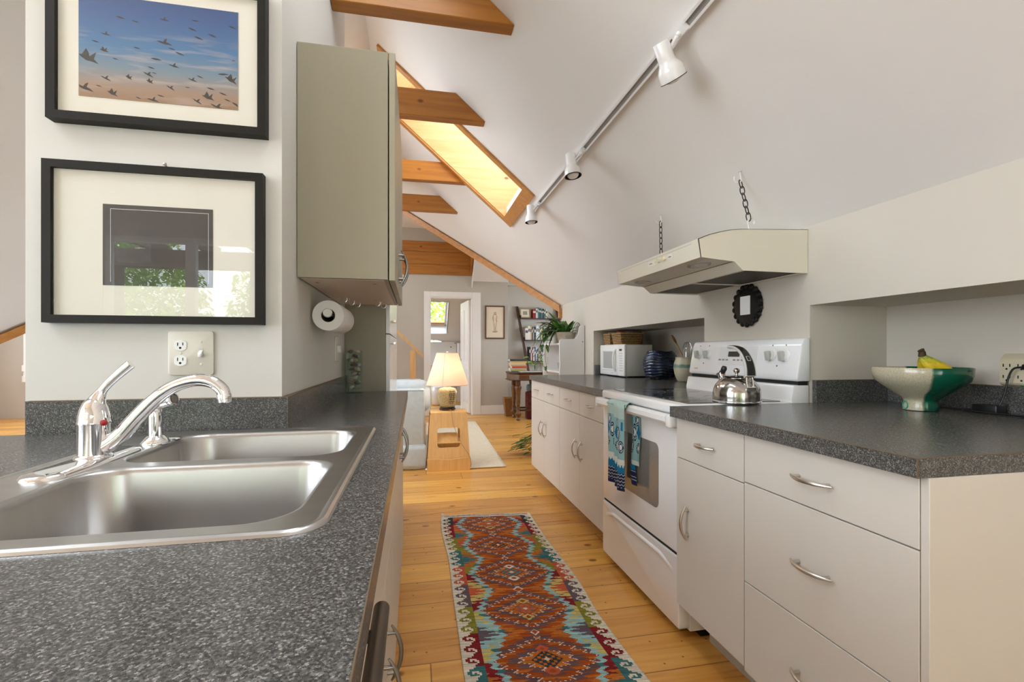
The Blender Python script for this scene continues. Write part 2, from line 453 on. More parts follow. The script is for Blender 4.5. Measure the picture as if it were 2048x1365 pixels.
# sloped ceilings
def sheet(mb, xy, fz, t=.1):
    mb.slab([(x, y, fz(x)) for x, y in xy], (0, 0, t))
HX0, HX1, HY0, HY1 = -.195, .785, 3.425, 4.18               # skylight opening
sx0, sx1, sy0, sy1 = HX0-.02, HX1+.018, HY0-.02, HY1+.02
c = MB()
RS = (-.28, .25, .45, 1.85)                                 # unseen roof opening near the ridge, added to light the left slope
sheet(c, [(RX, -2.5), (1.7, -2.5), (1.7, RS[2]), (RX, RS[2])], zr); sheet(c, [(RX, RS[3]), (1.7, RS[3]), (1.7, sy0), (RX, sy0)], zr)
sheet(c, [(RX, RS[2]), (RS[0], RS[2]), (RS[0], RS[3]), (RX, RS[3])], zr); sheet(c, [(RS[1], RS[2]), (1.7, RS[2]), (1.7, RS[3]), (RS[1], RS[3])], zr)
sheet(c, [(RX, sy0), (sx0, sy0), (sx0, sy1), (RX, sy1)], zr)
sheet(c, [(sx1, sy0), (1.7, sy0), (1.7, sy1), (sx1, sy1)], zr)
sheet(c, [(RX, sy1), (1.59, sy1), (1.59, 5.04), (RX, 7.07)], zr)
struct(c.build('ceiling', M_ceil, smooth=None))
c = MB()
LS = (-1.75, -.60, 2.70, 4.5)  # unseen roof opening added to throw light on the right slope
sheet(c, [(-3.1, 1.2), (RX, 1.2), (RX, LS[2]), (-3.1, LS[2])], zl); sheet(c, [(RX, LS[2]), (RX, 5.95), (LS[1], 5.688), (LS[1], LS[2])], zl)
sheet(c, [(-3.1, LS[2]), (LS[0], LS[2]), (LS[0], 4.616), (-3.1, 3.356)], zl); sheet(c, [(LS[0], LS[3]), (LS[1], LS[3]), (LS[1], 5.688), (LS[0], 4.616)], zl)
struct(c.build('ceiling', M_ceil, smooth=None))
c = MB()
c.slab([(1.61, 5.04, 1.64), (RX, 7.07, 3.3), (3.4, 7.07, 3.3), (3.4, 5.04, 1.64)], (0, 0, .1))
c.slab([(-3.0, 3.45, .97), (RX, 5.95, 3.3), (-7.4, 5.95, 3.3), (-7.4, 3.45, .97)], (0, 0, .1))
# flat top over the living room with roof openings added for daylight
SK2 = (-1.7, -.8, 6.6, 7.7); SK4 = (-5.4, -3.8, 6.6, 8.0)
for x0, x1, y0, y1 in ((-7.4, SK4[0], 5.9, 9.6), (SK4[1], SK2[0], 5.9, 9.6), (SK4[0], SK4[1], 5.9, SK4[2]), (SK4[0], SK4[1], SK4[3], 9.6), (SK2[1], 3.4, 5.9, 9.0), (SK2[0], SK2[1], 5.9, SK2[2]), (SK2[0], SK2[1], SK2[3], 9.6)):
    c.box(x0, x1, y0, y1, 3.3, 3.4)
c.slab([(1.0, 8.5, 2.355), (1.66, 8.5, 2.355), (1.66, 7.2, 3.42), (1.0, 7.2, 3.42)], (0, .05, .08))
c.prism([(8.5, 2.355), (7.35, 3.3), (7.20, 3.3), (8.5, 2.235)], 'x', .985, 1.0)
struct(c.build('ceiling', M_ceil, smooth=None))
c = MB()   # flat ceiling behind the camera, with an unseen roof opening added for downlight
SK3 = (-4.0, -1.5, -.1, 1.1)
for x0, x1, y0, y1 in ((-4.3, SK3[0], -2.6, 1.3), (SK3[1], RX, -2.6, 1.3), (SK3[0], SK3[1], -2.6, SK3[2]), (SK3[0], SK3[1], SK3[3], 1.3)):
    c.box(x0, x1, y0, y1, 3.3, 3.4)
struct(c.build('ceiling', M_ceil, smooth=None))

# walls
w = MB().box(-.955, -.36, 1.40, 2.57, 0, 3.28)
struct(w.build('wall_partition', M_wall, smooth=None))
w = MB()
EY = 8.45
w.box(-2.0, .25, EY, EY+.12, 0, 3.3); w.box(1.0, 1.65, EY, EY+.12, 0, 3.3); w.box(1.53, 1.65, EY+.12, 8.72, 0, 3.3); w.box(.25, 1.0, EY, EY+.12, 2.10, 3.3)
w.box(-2.12, -2.0, EY, 9.62, 0, 3.3); w.box(-7.4, -2.12, 9.5, 9.62, 0, 3.3)
struct(w.build('wall_end', M_grey, smooth=None))
struct(MB().box(1.53, 3.3, 8.72, 8.80, 0, 3.3).build('wall_recess', M_wall, smooth=None))
struct(MB().box(-3.0, -.96, 1.41, 6.2, 0, .006).build('floor', M_white, smooth=None))     # unseen pale sheet added to bounce light onto the left ceiling
w = MB()
w.box(-3.12, -3.0, 1.2, 3.45, 0, .99); w.box(-7.4, -3.0, 3.33, 3.45, 0, 1.0)
w.box(-4.3, -2.99, 1.19, 1.3, 0, 3.3)
w.slab([(-3.0, 1.19, zl(-3.0)), (RX, 1.19, 3.3), (-3.0, 1.19, 3.3)], (0, .08, 0))
def wall_with_hole(w, axis, at, th, a0, a1, z0, z1, holes):
    """vertical wall; holes = list of (b0, b1, y0, y1), sorted"""
    def bx(p0, p1, q0, q1):
        if p1-p0 < 1e-4 or q1-q0 < 1e-4: return
        if axis == 'x': w.box(at, at+th, p0, p1, q0, q1)
        else: w.box(p0, p1, at, at+th, q0, q1)
    p = a0
    for b0, b1, q0, q1 in holes:
        bx(p, b0, z0, z1); bx(b0, b1, z0, q0); bx(b0, b1, q1, z1); p = b1
    bx(p, a1, z0, z1)
WL = (-2.3, 1.05, .45, 3.05)
wall_with_hole(w, 'x', -4.3, .1, -2.6, 1.3, 0, 3.3, [WL])
WF = (4.2, 8.4, .6, 2.6)
wall_with_hole(w, 'x', -7.4, .1, 3.4, 9.6, 0, 3.4, [WF])
struct(w.build('wall_left', M_wall, smooth=None))
w = MB()
WB = (-2.96, -1.45, .85, 2.26); WB2 = (-.35, 1.35, .3, 1.85)
wall_with_hole(w, 'y', -2.6, .1, -4.3, 1.7, 0, 3.3, [WB, WB2])
struct(w.build('wall_back', M_wall, smooth=None))

# windows behind and beside the camera (seen in reflections; some unseen ones added for daylight)
def window(name, axis, at, hole, nm, out):
    f = MB(); a0, a1, z0, z1 = hole
    def bx(p0, p1, q0, q1, d0, d1):
        if axis == 'x': f.box(at+d0, at+d1, p0, p1, q0, q1)
        else: f.box(p0, p1, at+d0, at+d1, q0, q1)
    t = .055
    for p0, p1, q0, q1 in ((a0, a0+t, z0, z1), (a1-t, a1, z0, z1), (a0+t, a1-t, z0, z0+t), (a0+t, a1-t, z1-t, z1)): bx(p0, p1, q0, q1, .02, .09)
    for k in range(1, nm+1):
        m = a0+(a1-a0)*k/(nm+1); bx(m-.045, m+.045, z0+t, z1-t, .02, .09)
    o = struct(f.build(name, M_white, smooth=None))
    g = MB()
    if axis == 'x': g.box(at+.05, at+.056, a0+t, a1-t, z0+t, z1-t)
    else: g.box(a0+t, a1-t, at+.05, at+.056, z0+t, z1-t)
    g.build('pane', M_pane, o, smooth=None)
window('window_2', 'y', -2.6, WB, 1, -1)
window('window_3', 'y', -2.6, WB2, 1, -1)
window('window_4', 'x', -4.3, WL, 1, -1)
window('added_window_5', 'x', -7.4, WF, 2, -1)  # unseen window added to brighten the far left room
window('added_window_7', 'x', 3.3, WR, 2, 1)  # unseen window added to bring light in from the right dormer

# skylight in the right slope: well, casing, pane
def onslope(x, y, h=0.):           # point on right slope, h metres outwards (normal)
    return (x+NX.x*h, y, zr(x)+NX.z*h)
wl = MB()
D = .44
for a, b, off in (((HX0, HY1), (HX1, HY1), (0, .02, 0)), ((HX0, HY0), (HX1, HY0), (0, -.02, 0))):
    wl.slab([onslope(a[0], a[1], -.004), onslope(b[0], b[1], -.004), onslope(b[0], b[1], D), onslope(a[0], a[1], D)], off)
for x, sgn in ((HX0, -1), (HX1, 1)):
    t = Vector((1, 0, -SL)).normalized()*(.02*sgn)
    wl.slab([onslope(x, HY0, -.004), onslope(x, HY1, -.004), onslope(x, HY1, D), onslope(x, HY0, D)], t)
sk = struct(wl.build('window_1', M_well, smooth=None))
fr = MB(); T = .058
for x0, x1, y0, y1 in ((HX0-T, HX1+.075, HY0-T, HY0), (HX0-T, HX1+.075, HY1, HY1+T), (HX0-T, HX0, HY0, HY1), (HX1, HX1+.075, HY0, HY1)):
    fr.slab([onslope(x0, y0), onslope(x1, y0), onslope(x1, y1), onslope(x0, y1)], -NX*.016)
fr.build('casing', M_trimw, sk, smooth=None)
fr = MB(); t = .05
for x0, x1, y0, y1 in ((HX0, HX1, HY0, HY0+t), (HX0, HX1, HY1-t, HY1), (HX0, HX0+t, HY0+t, HY1-t), (HX1-t, HX1, HY0+t, HY1-t)):
    fr.slab([onslope(x0, y0, D), onslope(x1, y0, D), onslope(x1, y1, D), onslope(x0, y1, D)], NX*.05)
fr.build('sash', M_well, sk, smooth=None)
MB().slab([onslope(HX0+t, HY0+t, D+.02), onslope(HX1-t, HY0+t, D+.02), onslope(HX1-t, HY1-t, D+.02), onslope(HX0+t, HY1-t, D+.02)], NX*.006).build('pane', M_pane, sk, smooth=None)

# panes over the two roof openings added out of view for daylight
for nm, (xa, xb, ya, yb), fz in (('added_window_8', RS, zr), ('added_window_9', LS, zl)):
    f = MB(); t = .05
    for x0, x1, y0, y1 in ((xa-t, xa, ya-t, yb+t), (xb, xb+t, ya-t, yb+t), (xa, xb, ya-t, ya), (xa, xb, yb, yb+t)): f.slab([(x0, y0, fz(x0)+.10), (x1, y0, fz(x1)+.10), (x1, y1, fz(x1)+.10), (x0, y1, fz(x0)+.10)], (0, 0, .05))
    o = struct(f.build(nm, M_white, smooth=None))
    MB().slab([(xa, ya, fz(xa)+.11), (xb, ya, fz(xb)+.11), (xb, yb, fz(xb)+.11), (xa, yb, fz(xa)+.11)], (0, 0, .006)).build('pane', M_pane, o, smooth=None)

# valley trims
def strip3(a, b, w1, w2, mb):
    mb.slab([a, b, tuple(Vector(b)+Vector(w1)), tuple(Vector(a)+Vector(w1))], w2)
tr = MB(); strip3((1.585, 5.04, 1.64), (RX, 7.07, 3.302), (0, .0, -.078), (-.03, -.028, 0), tr)
tr.box(1.555, 1.598, 5.01, 5.05, 1.50, 1.60)
struct(tr.build('trim_1', M_trimw, smooth=None))
tr = MB(); strip3((-3.0, 3.45, .97), (RX, 5.95, 3.302), (0, 0, -.062), (.03, -.03, 0), tr)
struct(tr.build('trim_2', M_trimw, smooth=None))

# tie beams
BL = [(2.135, 2.213, -.36, 'wide pine tie beam nearest the camera, crossing the top edge of the view'),
      (3.070, 3.145, -2.0, 'pine tie beam crossing in front of the skylight, second from the camera'),
      (4.215, 4.285, -2.0, 'pine tie beam just past the lower skylight edge, third from the camera, lit by the skylight'),
      (5.125, 5.195, -2.0, 'farthest and smallest-looking pine tie beam, above the sloping valley trim')]
for y0, y1, xl, lab in BL:
    zb, zt = 2.632, 2.802
    def xr_(z): return KX-(z-KZ)/SL
    xl = max(xl, -1.0)
    if xl > -.5: poly = [(xl, zb), (xr_(zb), zb), (xr_(zt), zt), (xl, zt)]
    else:
        poly = [(RX-(RZ-zb)/SL, zb), (xr_(zb), zb), (xr_(zt), zt), (RX-(RZ-zt)/SL, zt)]
    b = MB().prism(poly, 'y', y0, y1, .003, 1).build('ceiling_beam', M_beam)
    tag(b, lab, 'beam', 'pine tie beams under the sloped ceiling')

# pine boards in the recess over the far doorway
pb = MB()
for z0, z1 in ((2.49, 2.665), (2.668, 2.885), (2.888, 3.07)): pb.box(-2.0, .985, EY-.025, EY-.001, z0, z1, .003)
pb.prism([(EY-.025, 2.52), (EY-.025, 3.07), (7.72, 3.07)], 'x', .965, .984)
struct(pb.build('trim_3', M_plank, smooth=None))

# far doorway: casing, leaf
DX0, DX1, DZ = .25, 1.0, 2.10
cs = MB()
cs.box(DX0-.105, DX0, EY-.022, EY, 0, DZ+.095, .004); cs.box(DX1, DX1+.15, EY-.022, EY, 0, DZ+.095, .004); cs.box(DX0, DX1, EY-.022, EY, DZ, DZ+.095, .004)
cs.box(DX0-.001, DX0+.015, EY-.01, EY+.13, 0, DZ); cs.box(DX1-.015, DX1+.001, EY-.01, EY+.13, 0, DZ); cs.box(DX0+.015, DX1-.015, EY-.01, EY+.13, DZ-.015, DZ+.001)
struct(cs.build('trim_4', M_white))
ang = math.radians(84)
dl = MB()
dl.box(-.74, 0, -.036, 0, .01, 2.07, .003)
for x0, x1 in ((-.64, -.41), (-.33, -.10)):
    for z0, z1 in ((.18, .80), (.95, 1.92)):
        for yy in (-.040, .0005):
            dl.box(x0, x0+.02, yy, yy+.004, z0, z1); dl.box(x1-.02, x1, yy, yy+.004, z0, z1); dl.box(x0, x1, yy, yy+.004, z0, z0+.02); dl.box(x0, x1, yy, yy+.004, z1-.02, z1)
Mx = Matrix.Translation((DX1-.02, EY+.125, 0)) @ Matrix.Rotation(-ang, 4, 'Z')
dl.xform(Mx)
dr = struct(dl.build('door_1', M_white))
kn = MB(); kn.lathe([(.024, 0), (.024, .006), (.01, .01), (.01, .03), (.026, .042), (.028, .055), (.018, .066), (0, .068)], (-.69, -.036, .97), 20, (0, -1, 0)); kn.lathe([(.024, 0), (.024, .006), (.01, .01), (.01, .03), (.026, .042), (.028, .055), (.018, .066), (0, .068)], (-.69, 0, .97), 20, (0, 1, 0)); kn.xform(Mx)
kn.build('door_knob', M_nickel, dr)
bb = MB(); bb.box(DX1+.15, 1.65, EY-.018, EY, 0, .16, .004); bb.box(-2.0, DX0-.105, EY-.018, EY, 0, .16, .004)
struct(bb.build('baseboard_end', M_white))

# white conduit on the far left wall
cd = MB(); px = -6.42
cd.tube([(px, 9.46, 3.28), (px, 9.46, .98), (px, 9.46, .72)], .055, 12); cd.cyl((px, 9.46, .80), (px, 9.46, .90), .075); cd.cyl((px, 9.46, .62), (px, 9.46, .72), .07)
tag(cd.build('wall_pipe', M_plastic), 'white vertical pipe on the far left wall below the sloping wooden trim', 'pipe')

# ------------------------------------------------------------------ bathroom beyond the doorway
w = MB()
w.box(-1.2, 2.0, 11.0, 11.1, 0, 1.42); WT = (8.8, 10.8, .6, 2.3)
for y0, y1, z0, z1 in ((EY+.12, WT[0], 0, 2.6), (WT[1], 11.1, 0, 2.6), (WT[0], WT[1], 0, WT[2]), (WT[0], WT[1], WT[3], 2.6)): w.box(-1.3, -1.2, y0, y1, z0, z1)
window('added_window_10', 'x', -1.3, WT, 1, -1)  # unseen window added to brighten the bathroom
w.box(1.95, 2.05, 8.801, 11.1, 0, 2.6)
w.box(-1.2, 1.95, EY+.12, 10.0, 2.36, 2.44)
struct(w.build('wall_bathroom', M_wall, smooth=None))
def bz(y): return 1.38+(11.0-y)*.97
BH = (-.35, .70, 10.17, 10.83)
c = MB()
for x0, x1, y0, y1 in ((-1.2, BH[0], 9.95, 11.03), (BH[1], 1.95, 9.95, 11.03), (BH[0], BH[1], 9.95, BH[2]), (BH[0], BH[1], BH[3], 11.03)):
    c.slab([(x0, y0, bz(y0)), (x1, y0, bz(y0)), (x1, y1, bz(y1)), (x0, y1, bz(y1))], (0, .08, .08))
# splayed white well
bn = Vector((0, .97, 1)).normalized()
def bpt(x, y, h): return (x, y+bn.y*h, bz(y)+bn.z*h)
for (xa, ya), (xb, yb) in (((BH[0], BH[2]), (BH[1], BH[2])), ((BH[1], BH[2]), (BH[1], BH[3])), ((BH[1], BH[3]), (BH[0], BH[3])), ((BH[0], BH[3]), (BH[0], BH[2]))):
    n = Vector(((xa+xb)/2-(BH[0]+BH[1])/2, (ya+yb)/2-(BH[2]+BH[3])/2, 0)).normalized()*.02
    c.slab([bpt(xa, ya, 0), bpt(xb, yb, 0), bpt(xb, yb, .28), bpt(xa, ya, .28)], n)
struct(c.build('ceiling_bathroom', M_ceil, smooth=None))
f = MB(); t = .05
for x0, x1, y0, y1 in ((BH[0], BH[0]+t, BH[2], BH[3]), (BH[1]-t, BH[1], BH[2], BH[3]), (BH[0], BH[1], BH[2], BH[2]+.03), (BH[0], BH[1], BH[3]-.035, BH[3])):
    f.slab([bpt(x0, y0, .25), bpt(x1, y0, .25), bpt(x1, y1, .25), bpt(x0, y1, .25)], bn*.05)
wf = struct(f.build('window_6', M_greyp, smooth=None))
f = MB(); f.slab([bpt(BH[0]+t, BH[3]-.075, .25), bpt(BH[1]-t, BH[3]-.075, .25), bpt(BH[1]-t, BH[3]-.035, .25), bpt(BH[0]+t, BH[3]-.035, .25)], bn*.04)
f.build('sash', M_trimw, wf, smooth=None)
MB().slab([bpt(BH[0], BH[2], .27), bpt(BH[1], BH[2], .27), bpt(BH[1], BH[3], .27), bpt(BH[0], BH[3], .27)], bn*.006).build('pane', M_pane, wf, smooth=None)
# ------------------------------------------------------------------ helpers for kitchen units
CT = .914
def pull(parent, c, along, out, L=.125, m=None):
    """arched bow handle: c = centre on the door face, along = unit axis, out = outward unit vector"""
    c = Vector(c); al = Vector(along); ou = Vector(out); mb = MB()
    n = 16; pts = []; rad = []
    for i in range(n+1):
        t = -1+2*i/n
        pts.append(c+al*(t*L/2)+ou*(.010+.022*(1-t*t))); rad.append(.0026+.0028*(1-abs(t)**3))
    mb.tube(pts, rad, 10)
    for s in (-1, 1):
        q = c+al*(s*L*.36); mb.cyl(q-ou*.001, q+ou*.020, .0048, .0042, 12)
    return mb.build('handle', m or M_nickel, parent)
def frontpanel(kind, x, y0, y1, z0, z1, parent, out=-1, th=.019, m=None, gap=.0016):
    """flat slab front on the plane X=x, thickness inward"""
    xb = x-out*th
    return MB().box(min(x, xb), max(x, xb), y0+gap, y1-gap, z0+gap, z1-gap, .0012).build(kind, m or M_cab, parent)
def base_unit(label, y0, y1, x, xback, cols, drawers=None, zdoor=.115, zsplit=.722, ztop=.872, out=-1, toe=.14):
    """cols: list of (ya, yb, handle_y or None); drawers: list of z limits for a drawer stack"""
    root = thing('base_cabinet', label, 'cabinet', (x, (y0+y1)/2, 0))
    d = -out
    MB().box(x+d*.0205, xback, y0+.001, y1-.001, zdoor-.004, CT-.039).build('carcass', M_cab, root, smooth=None)
    MB().box(x+d*toe, xback, y0+.001, y1-.001, 0, zdoor-.004).build('toe_kick', M_toe, root, smooth=None)
    if drawers:
        for a, b in zip(drawers[:-1], drawers[1:]):
            p = frontpanel('drawer', x, y0, y1, b, a, root, out)
            zc = (a+b)/2
            pull(p, (x, (y0+y1)/2, zc), (0, 1, 0), (out, 0, 0))
    for ya, yb, hy in cols:
        p = frontpanel('drawer', x, ya, yb, zsplit, ztop, root, out)
        pull(p, (x, (ya+yb)/2, (zsplit+ztop)/2), (0, 1, 0), (out, 0, 0), L=.105)
        q = frontpanel('door', x, ya, yb, zdoor, zsplit, root, out)
        pull(q, (x, hy, .498), (0, 0, 1), (out, 0, 0))
    return root

# ---- cabinets right of the stove
DXN = .975
base_unit('greige laminate base cabinet with one drawer over one door, right of the white stove', 1.262, 1.640, DXN, 1.585, [(1.262, 1.640, 1.560)], zdoor=.165)
u = base_unit('greige laminate base cabinet of three wide drawers at the near right corner', .752, 1.262, DXN, 1.585, [], drawers=[.872, .727, .427, .155], zdoor=.155)
MB().box(DXN+.001, 1.585, .735, .752, .0, CT-.039, .001).build('end_panel', M_cab, u)
# ---- cabinets left of the stove
DXF = 1.02
base_unit('pale laminate base cabinet with two drawers and two doors, beside the left of the stove', 2.440, 3.275, DXF, 1.585, [(2.440, 2.853, 2.80), (2.853, 3.275, 2.91)])
base_unit('pale laminate base cabinet at the far end of the counter beside the desk', 3.275, 4.12, DXF, 1.585, [(3.275, 3.70, 3.645), (3.70, 4.12, 3.755)])

# ---- worktops
def top_piece(name, label, polys, x_edge_seams, group=None):
    mb = MB(); 
    for p in polys: mb.prism(p, 'z', CT-.0385, CT)
    return tag(mb.build(name, M_lam, smooth=None), label, 'countertop')
wt = top_piece('countertop', 'grey speckled laminate worktop right of the stove under the pottery bowl', [[(.95, .738), (1.60, .738), (1.60, .36), (1.97, .36), (1.97, 1.655), (1.60, 1.655), (1.60, 1.645), (.95, 1.645)]], None)
sm = MB()
sm.box(.9493, .951, .737, 1.645, CT-.0006, CT+.0009); sm.box(.9493, 1.6, .7368, .7385, CT-.0006, CT+.0009); sm.box(.9490, .9512, .7365, .7388, CT-.0385, CT+.0009)
sm.build('edge_seam', M_seam, wt, smooth=None)
bs = MB(); bs.box(1.952, 1.974, .36, 1.656, CT, 1.004); bs.box(1.60, 1.952, 1.636, 1.657, CT, 1.004)
bs.build('backsplash', M_lam, wt, smooth=None)
sm = MB(); sm.box(1.9515, 1.975, .36, 1.656, 1.004, 1.0055); sm.box(1.5995, 1.952, 1.6355, 1.658, 1.004, 1.0055); sm.build('edge_seam', M_seam, wt, smooth=None)
wt = top_piece('countertop', 'grey speckled laminate worktop left of the stove under the microwave', [[(1.003, 2.432), (1.588, 2.432), (1.588, 4.135), (1.003, 4.135)], [(1.588, 2.432), (2.065, 2.432), (2.065, 4.065), (1.588, 4.065)]], None)
bs = MB(); bs.box(2.045, 2.066, 2.44, 4.066, CT, 1.004); bs.box(1.60, 2.045, 4.046, 4.067, CT, 1.004)
bs.build('backsplash', M_lam, wt, smooth=None)

# ------------------------------------------------------------------ stove
SY0, SY1, SX = 1.655, 2.425, 1.0
st = thing('kitchen_stove', 'white freestanding electric range with smooth dark top and backguard knobs', 'stove', (1.29, 2.04, 0))
MB().box(SX+.045, 1.575, SY0+.004, SY1-.004, .035, .865).build('body', M_enamel, st)
MB().box(SX+.10, 1.55, SY0+.02, SY1-.02, 0, .035).build('plinth', M_black, st)
ck = MB(); ck.box(SX-.006, 1.53, SY0, SY1, .872, .9165, .012, 3); ck.build('cooktop_frame', M_enamel, st)
gl = MB(); gl.box(SX+.050, 1.475, SY0+.03, SY1-.03, .912, .9195, .003)
M_ceram = mat('ceramic_glass', (.045, .045, .048), .12, var=.2, vscale=9, spec=.6)
gt = gl.build('glass_top', M_ceram, st)
for cx, cy, r in ((1.14, SY0+.20, .088), (1.14, SY1-.20, .105), (1.36, SY0+.20, .105), (1.36, SY1-.20, .078)):
    for rr in (r, r*.7):
        MB().lathe([(rr-.0015, .0), (rr-.0015, .0004), (rr+.0015, .0004), (rr+.0015, 0)], (cx, cy, .9194), 48, cap0=False, cap1=False).build('burner_marking', mat('burner_grey', (.22, .22, .22), .3), gt)
dg = MB(); dg.box(SX+.02, SX+.06, SY0+.006, SY1-.006, .845, .872); dg.build('vent_gap', M_dark, st)
# oven door
dd = MB(); pr = rrect(SY0+.006, SY1-.006, .335, .846, .012)
dd.prism(pr, 'x', SX, SX+.045, .004, 2); door = dd.build('oven_door', M_enamel, st)
wn = MB(); wn.prism(rrect(SY0+.165, SY1-.165, .46, .735, .03), 'x', SX-.0016, SX+.002)
wn.build('oven_window', mat('oven_glass', (.22, .21, .20), .06, spec=.8, var=.1, vscale=300), door, smooth=None)
hd = MB(); pts = [(SX+.002, SY0+.012, .850), (SX-.030, SY0+.016, .862)]
hd.prism([(SX-.005, .833), (SX-.042, .838), (SX-.050, .850), (SX-.048, .868), (SX-.036, .878), (SX-.012, .876), (SX-.010, .860), (SX-.030, .858), (SX-.030, .846), (SX-.005, .843)], 'y', SY0+.03, SY1-.03)
hd.box(SX-.048, SX+.006, SY0+.004, SY0+.034, .826, .878, .010, 3); hd.box(SX-.048, SX+.006, SY1-.034, SY1-.004, .826, .878, .010, 3)
hd.build('oven_handle', M_enamel, door)
# storage drawer
dw = MB(); dw.prism(rrect(SY0+.006, SY1-.006, .045, .322, .008), 'x', SX-.002, SX+.045, .004, 2)
dwr = dw.build('storage_drawer', M_enamel, st)
gp = MB()
def lip(i, j):
    y = SY0+.05+(SY1-SY0-.10)*i; e = min(1, 7*min(i, 1-i)); zc = .285-.03*(1-e)
    a = PI*j; return (SX-.0025-.008*e*math.sin(a), y, zc-.010+.020*(1-math.cos(a))/2)
gp.grid(lip, 40, 10); gp.build('finger_grip', M_enamel, dwr, smooth=60)
dk = MB(); dk.box(SX+.006, SX+.06, SY0+.012, SY1-.012, .322, .336); dk.build('gap', M_dark, st)
# backguard
bg = MB()
bg.prism([(1.585, .885), (1.503, .885), (1.499, .930), (1.511, .985), (1.585, .985)], 'y', SY0+.002, SY1-.002, .006, 2)
bg.build('backguard_base', M_enamel, st)
bg = MB(); bg.prism([(1.587, 1.000), (1.525, 1.000), (1.520, 1.012), (1.545, 1.150), (1.556, 1.174), (1.572, 1.180), (1.587, 1.180)], 'y', SY0-.002, SY1+.002, .007, 2)
bgo = bg.build('backguard', M_enamel, st)
MB().box(1.535, 1.58, SY0+.006, SY1-.006, .983, 1.002).build('gap', M_dark, st)
def bgp(y, z, h=0.):          # point on the sloped control face
    t = (z-1.012)/(1.150-1.012); return (1.520+.025*t-h, y, z)
nrm = Vector((-1, 0, .18)).normalized()
for y, z in ((2.352, 1.112), (2.272, 1.112), (1.812, 1.108), (1.735, 1.108)):
    kb = MB(); p = Vector(bgp(y, z, -.001))
    kb.lathe([(.029, 0), (.029, .004), (.024, .007), (.022, .012), (0, .012)], p, 32, nrm)
    k0 = kb.build('control_knob', M_plastic, bgo)
    gr = MB(); gr.box(-.030, -.010, -.011, .011, -.021, .021, .004, 2); gr.xform(Matrix.Translation(p) @ Matrix.Rotation(-.18, 4, 'Y')); gr.build('grip', M_greyp, k0)
    pp = Vector(bgp(y, z+.042, .0002)); MB().box(pp.x-.0004, pp.x+.0008, pp.y-.002, pp.y+.002, pp.z-.003, pp.z+.003).build('dial_mark', M_black, bgo, smooth=None)
def on_bg(y0, y1, z0, z1, m, name, h=.0008):
    a, b = bgp(y0, z0, h), bgp(y0, z1, h); c_, d = bgp(y1, z1, h), bgp(y1, z0, h)
    MB().slab([a, b, c_, d], (.001, 0, 0)).build(name, m, bgo, smooth=None)
on_bg(2.02, 2.105, 1.098, 1.124, M_black, 'clock_display')
on_bg(1.90, 2.18, 1.055, 1.148, mat('panel_grey', rgb(228, 228, 230), .25), 'touch_panel', .0003)
for k in range(8):
    y = 2.165-.028*k
    if k in (3,): continue
    a = bgp(y, 1.082, .0012); MB().box(a[0]-.0003, a[0]+.0006, y-.009, y+.009, 1.078, 1.086).build('touch_button', mat('button_grey', rgb(150, 150, 152), .5), bgo, smooth=None)
on_bg(2.345, 2.378, 1.028, 1.036, mat('tan_mark', rgb(214, 176, 150), .6), 'label_mark')
for yy in (2.30, 1.77):
    a = bgp(yy, 1.060, .0008); MB().box(a[0]-.0003, a[0]+.0006, yy-.003, yy+.003, 1.058, 1.064).build('indicator_light', M_black, bgo, smooth=None)

# ------------------------------------------------------------------ dish towel over the oven handle
def towel_col(u, v):
    """u across 0..1, v metres up from the lower hem"""
    teal, cream, blue, navy, pale = rgb(142, 186, 190), rgb(214, 220, 214), rgb(22, 112, 158), rgb(30, 42, 82), rgb(180, 205, 200)
    w = .006*math.cos(u*2*PI*7)
    if v < .012: return navy
    if v < .075:
        k = (v+.006*abs(math.sin(u*PI*7)))/.0145
        return cream if (k % 1) < .17 else navy
    if v < .108+w: return blue
    if v < .138: return cream
    if v > .315: return pale
    # abstract blobs
    x = u*1.0; y = (v-.14)/.17
    for cx, cy, rx, ry in ((.2, .3, .16, .16), (.42, .62, .14, .2), (.75, .28, .18, .12), (.62, .9, .12, .14)):
        d = ((x-cx)/rx)**2+((y-cy)/ry)**2
        if d < .22: return cream
        if d < .45: return navy
        if d < .60: return cream
        if d < 1.0: return navy
    if .55 < x < .98 and .48 < y < .80 and abs(x-.77)*1.2+abs(y-.62) < .24: return blue
    if .1 < x < .22 and .72 < y < .95: return blue
    return teal
def cloth(name, parent, fn, nu, nv, cf, th=.0012):
    mb = MB(); mb.grid(fn, nu, nv)
    cols = [cf((i+.5)/nu, (j+.5)/nv) for j in range(nv) for i in range(nu)]
    o = mb.build(name, vcol_mat('printed_cotton', .85), parent, smooth=80, col=cols)
    md = o.modifiers.new('th', 'SOLIDIFY'); md.thickness = th; md.offset = 0
    return o
tw = thing('dish_towel', 'teal and navy printed cotton towel hanging over the oven door handle', 'towel', (.95, 2.10, .48))
HXC, HZC = SX-.034, .860
def front_lobe(yc, wtop, wbot, zb, xo, ph):
    def fn(i, j):
        s = 1-j                     # 0 at the hem
        z = zb+(HZC-zb+.02)*j
        wdt = wbot+(wtop-wbot)*j
        y = yc+(i-.5)*wdt
        x = HXC-.026-xo+.011*math.sin(i*PI*2.2+ph)*(1-j*.75)
        if j > .94: x += (j-.94)/.06*.022; z = HZC+.018+ (j-.94)*.06
        return (x, y, z)
    H = HZC-zb
    return fn, (lambda u, v: towel_col(u, v*H))
f1, c1 = front_lobe(2.165, .115, .115, .488, .000, .4); cloth('front_panel', tw, f1, 34, 150, c1)
f2, c2 = front_lobe(2.066, .110, .098, .480, .010, 2.2); cloth('front_panel', tw, f2, 34, 150, c2)
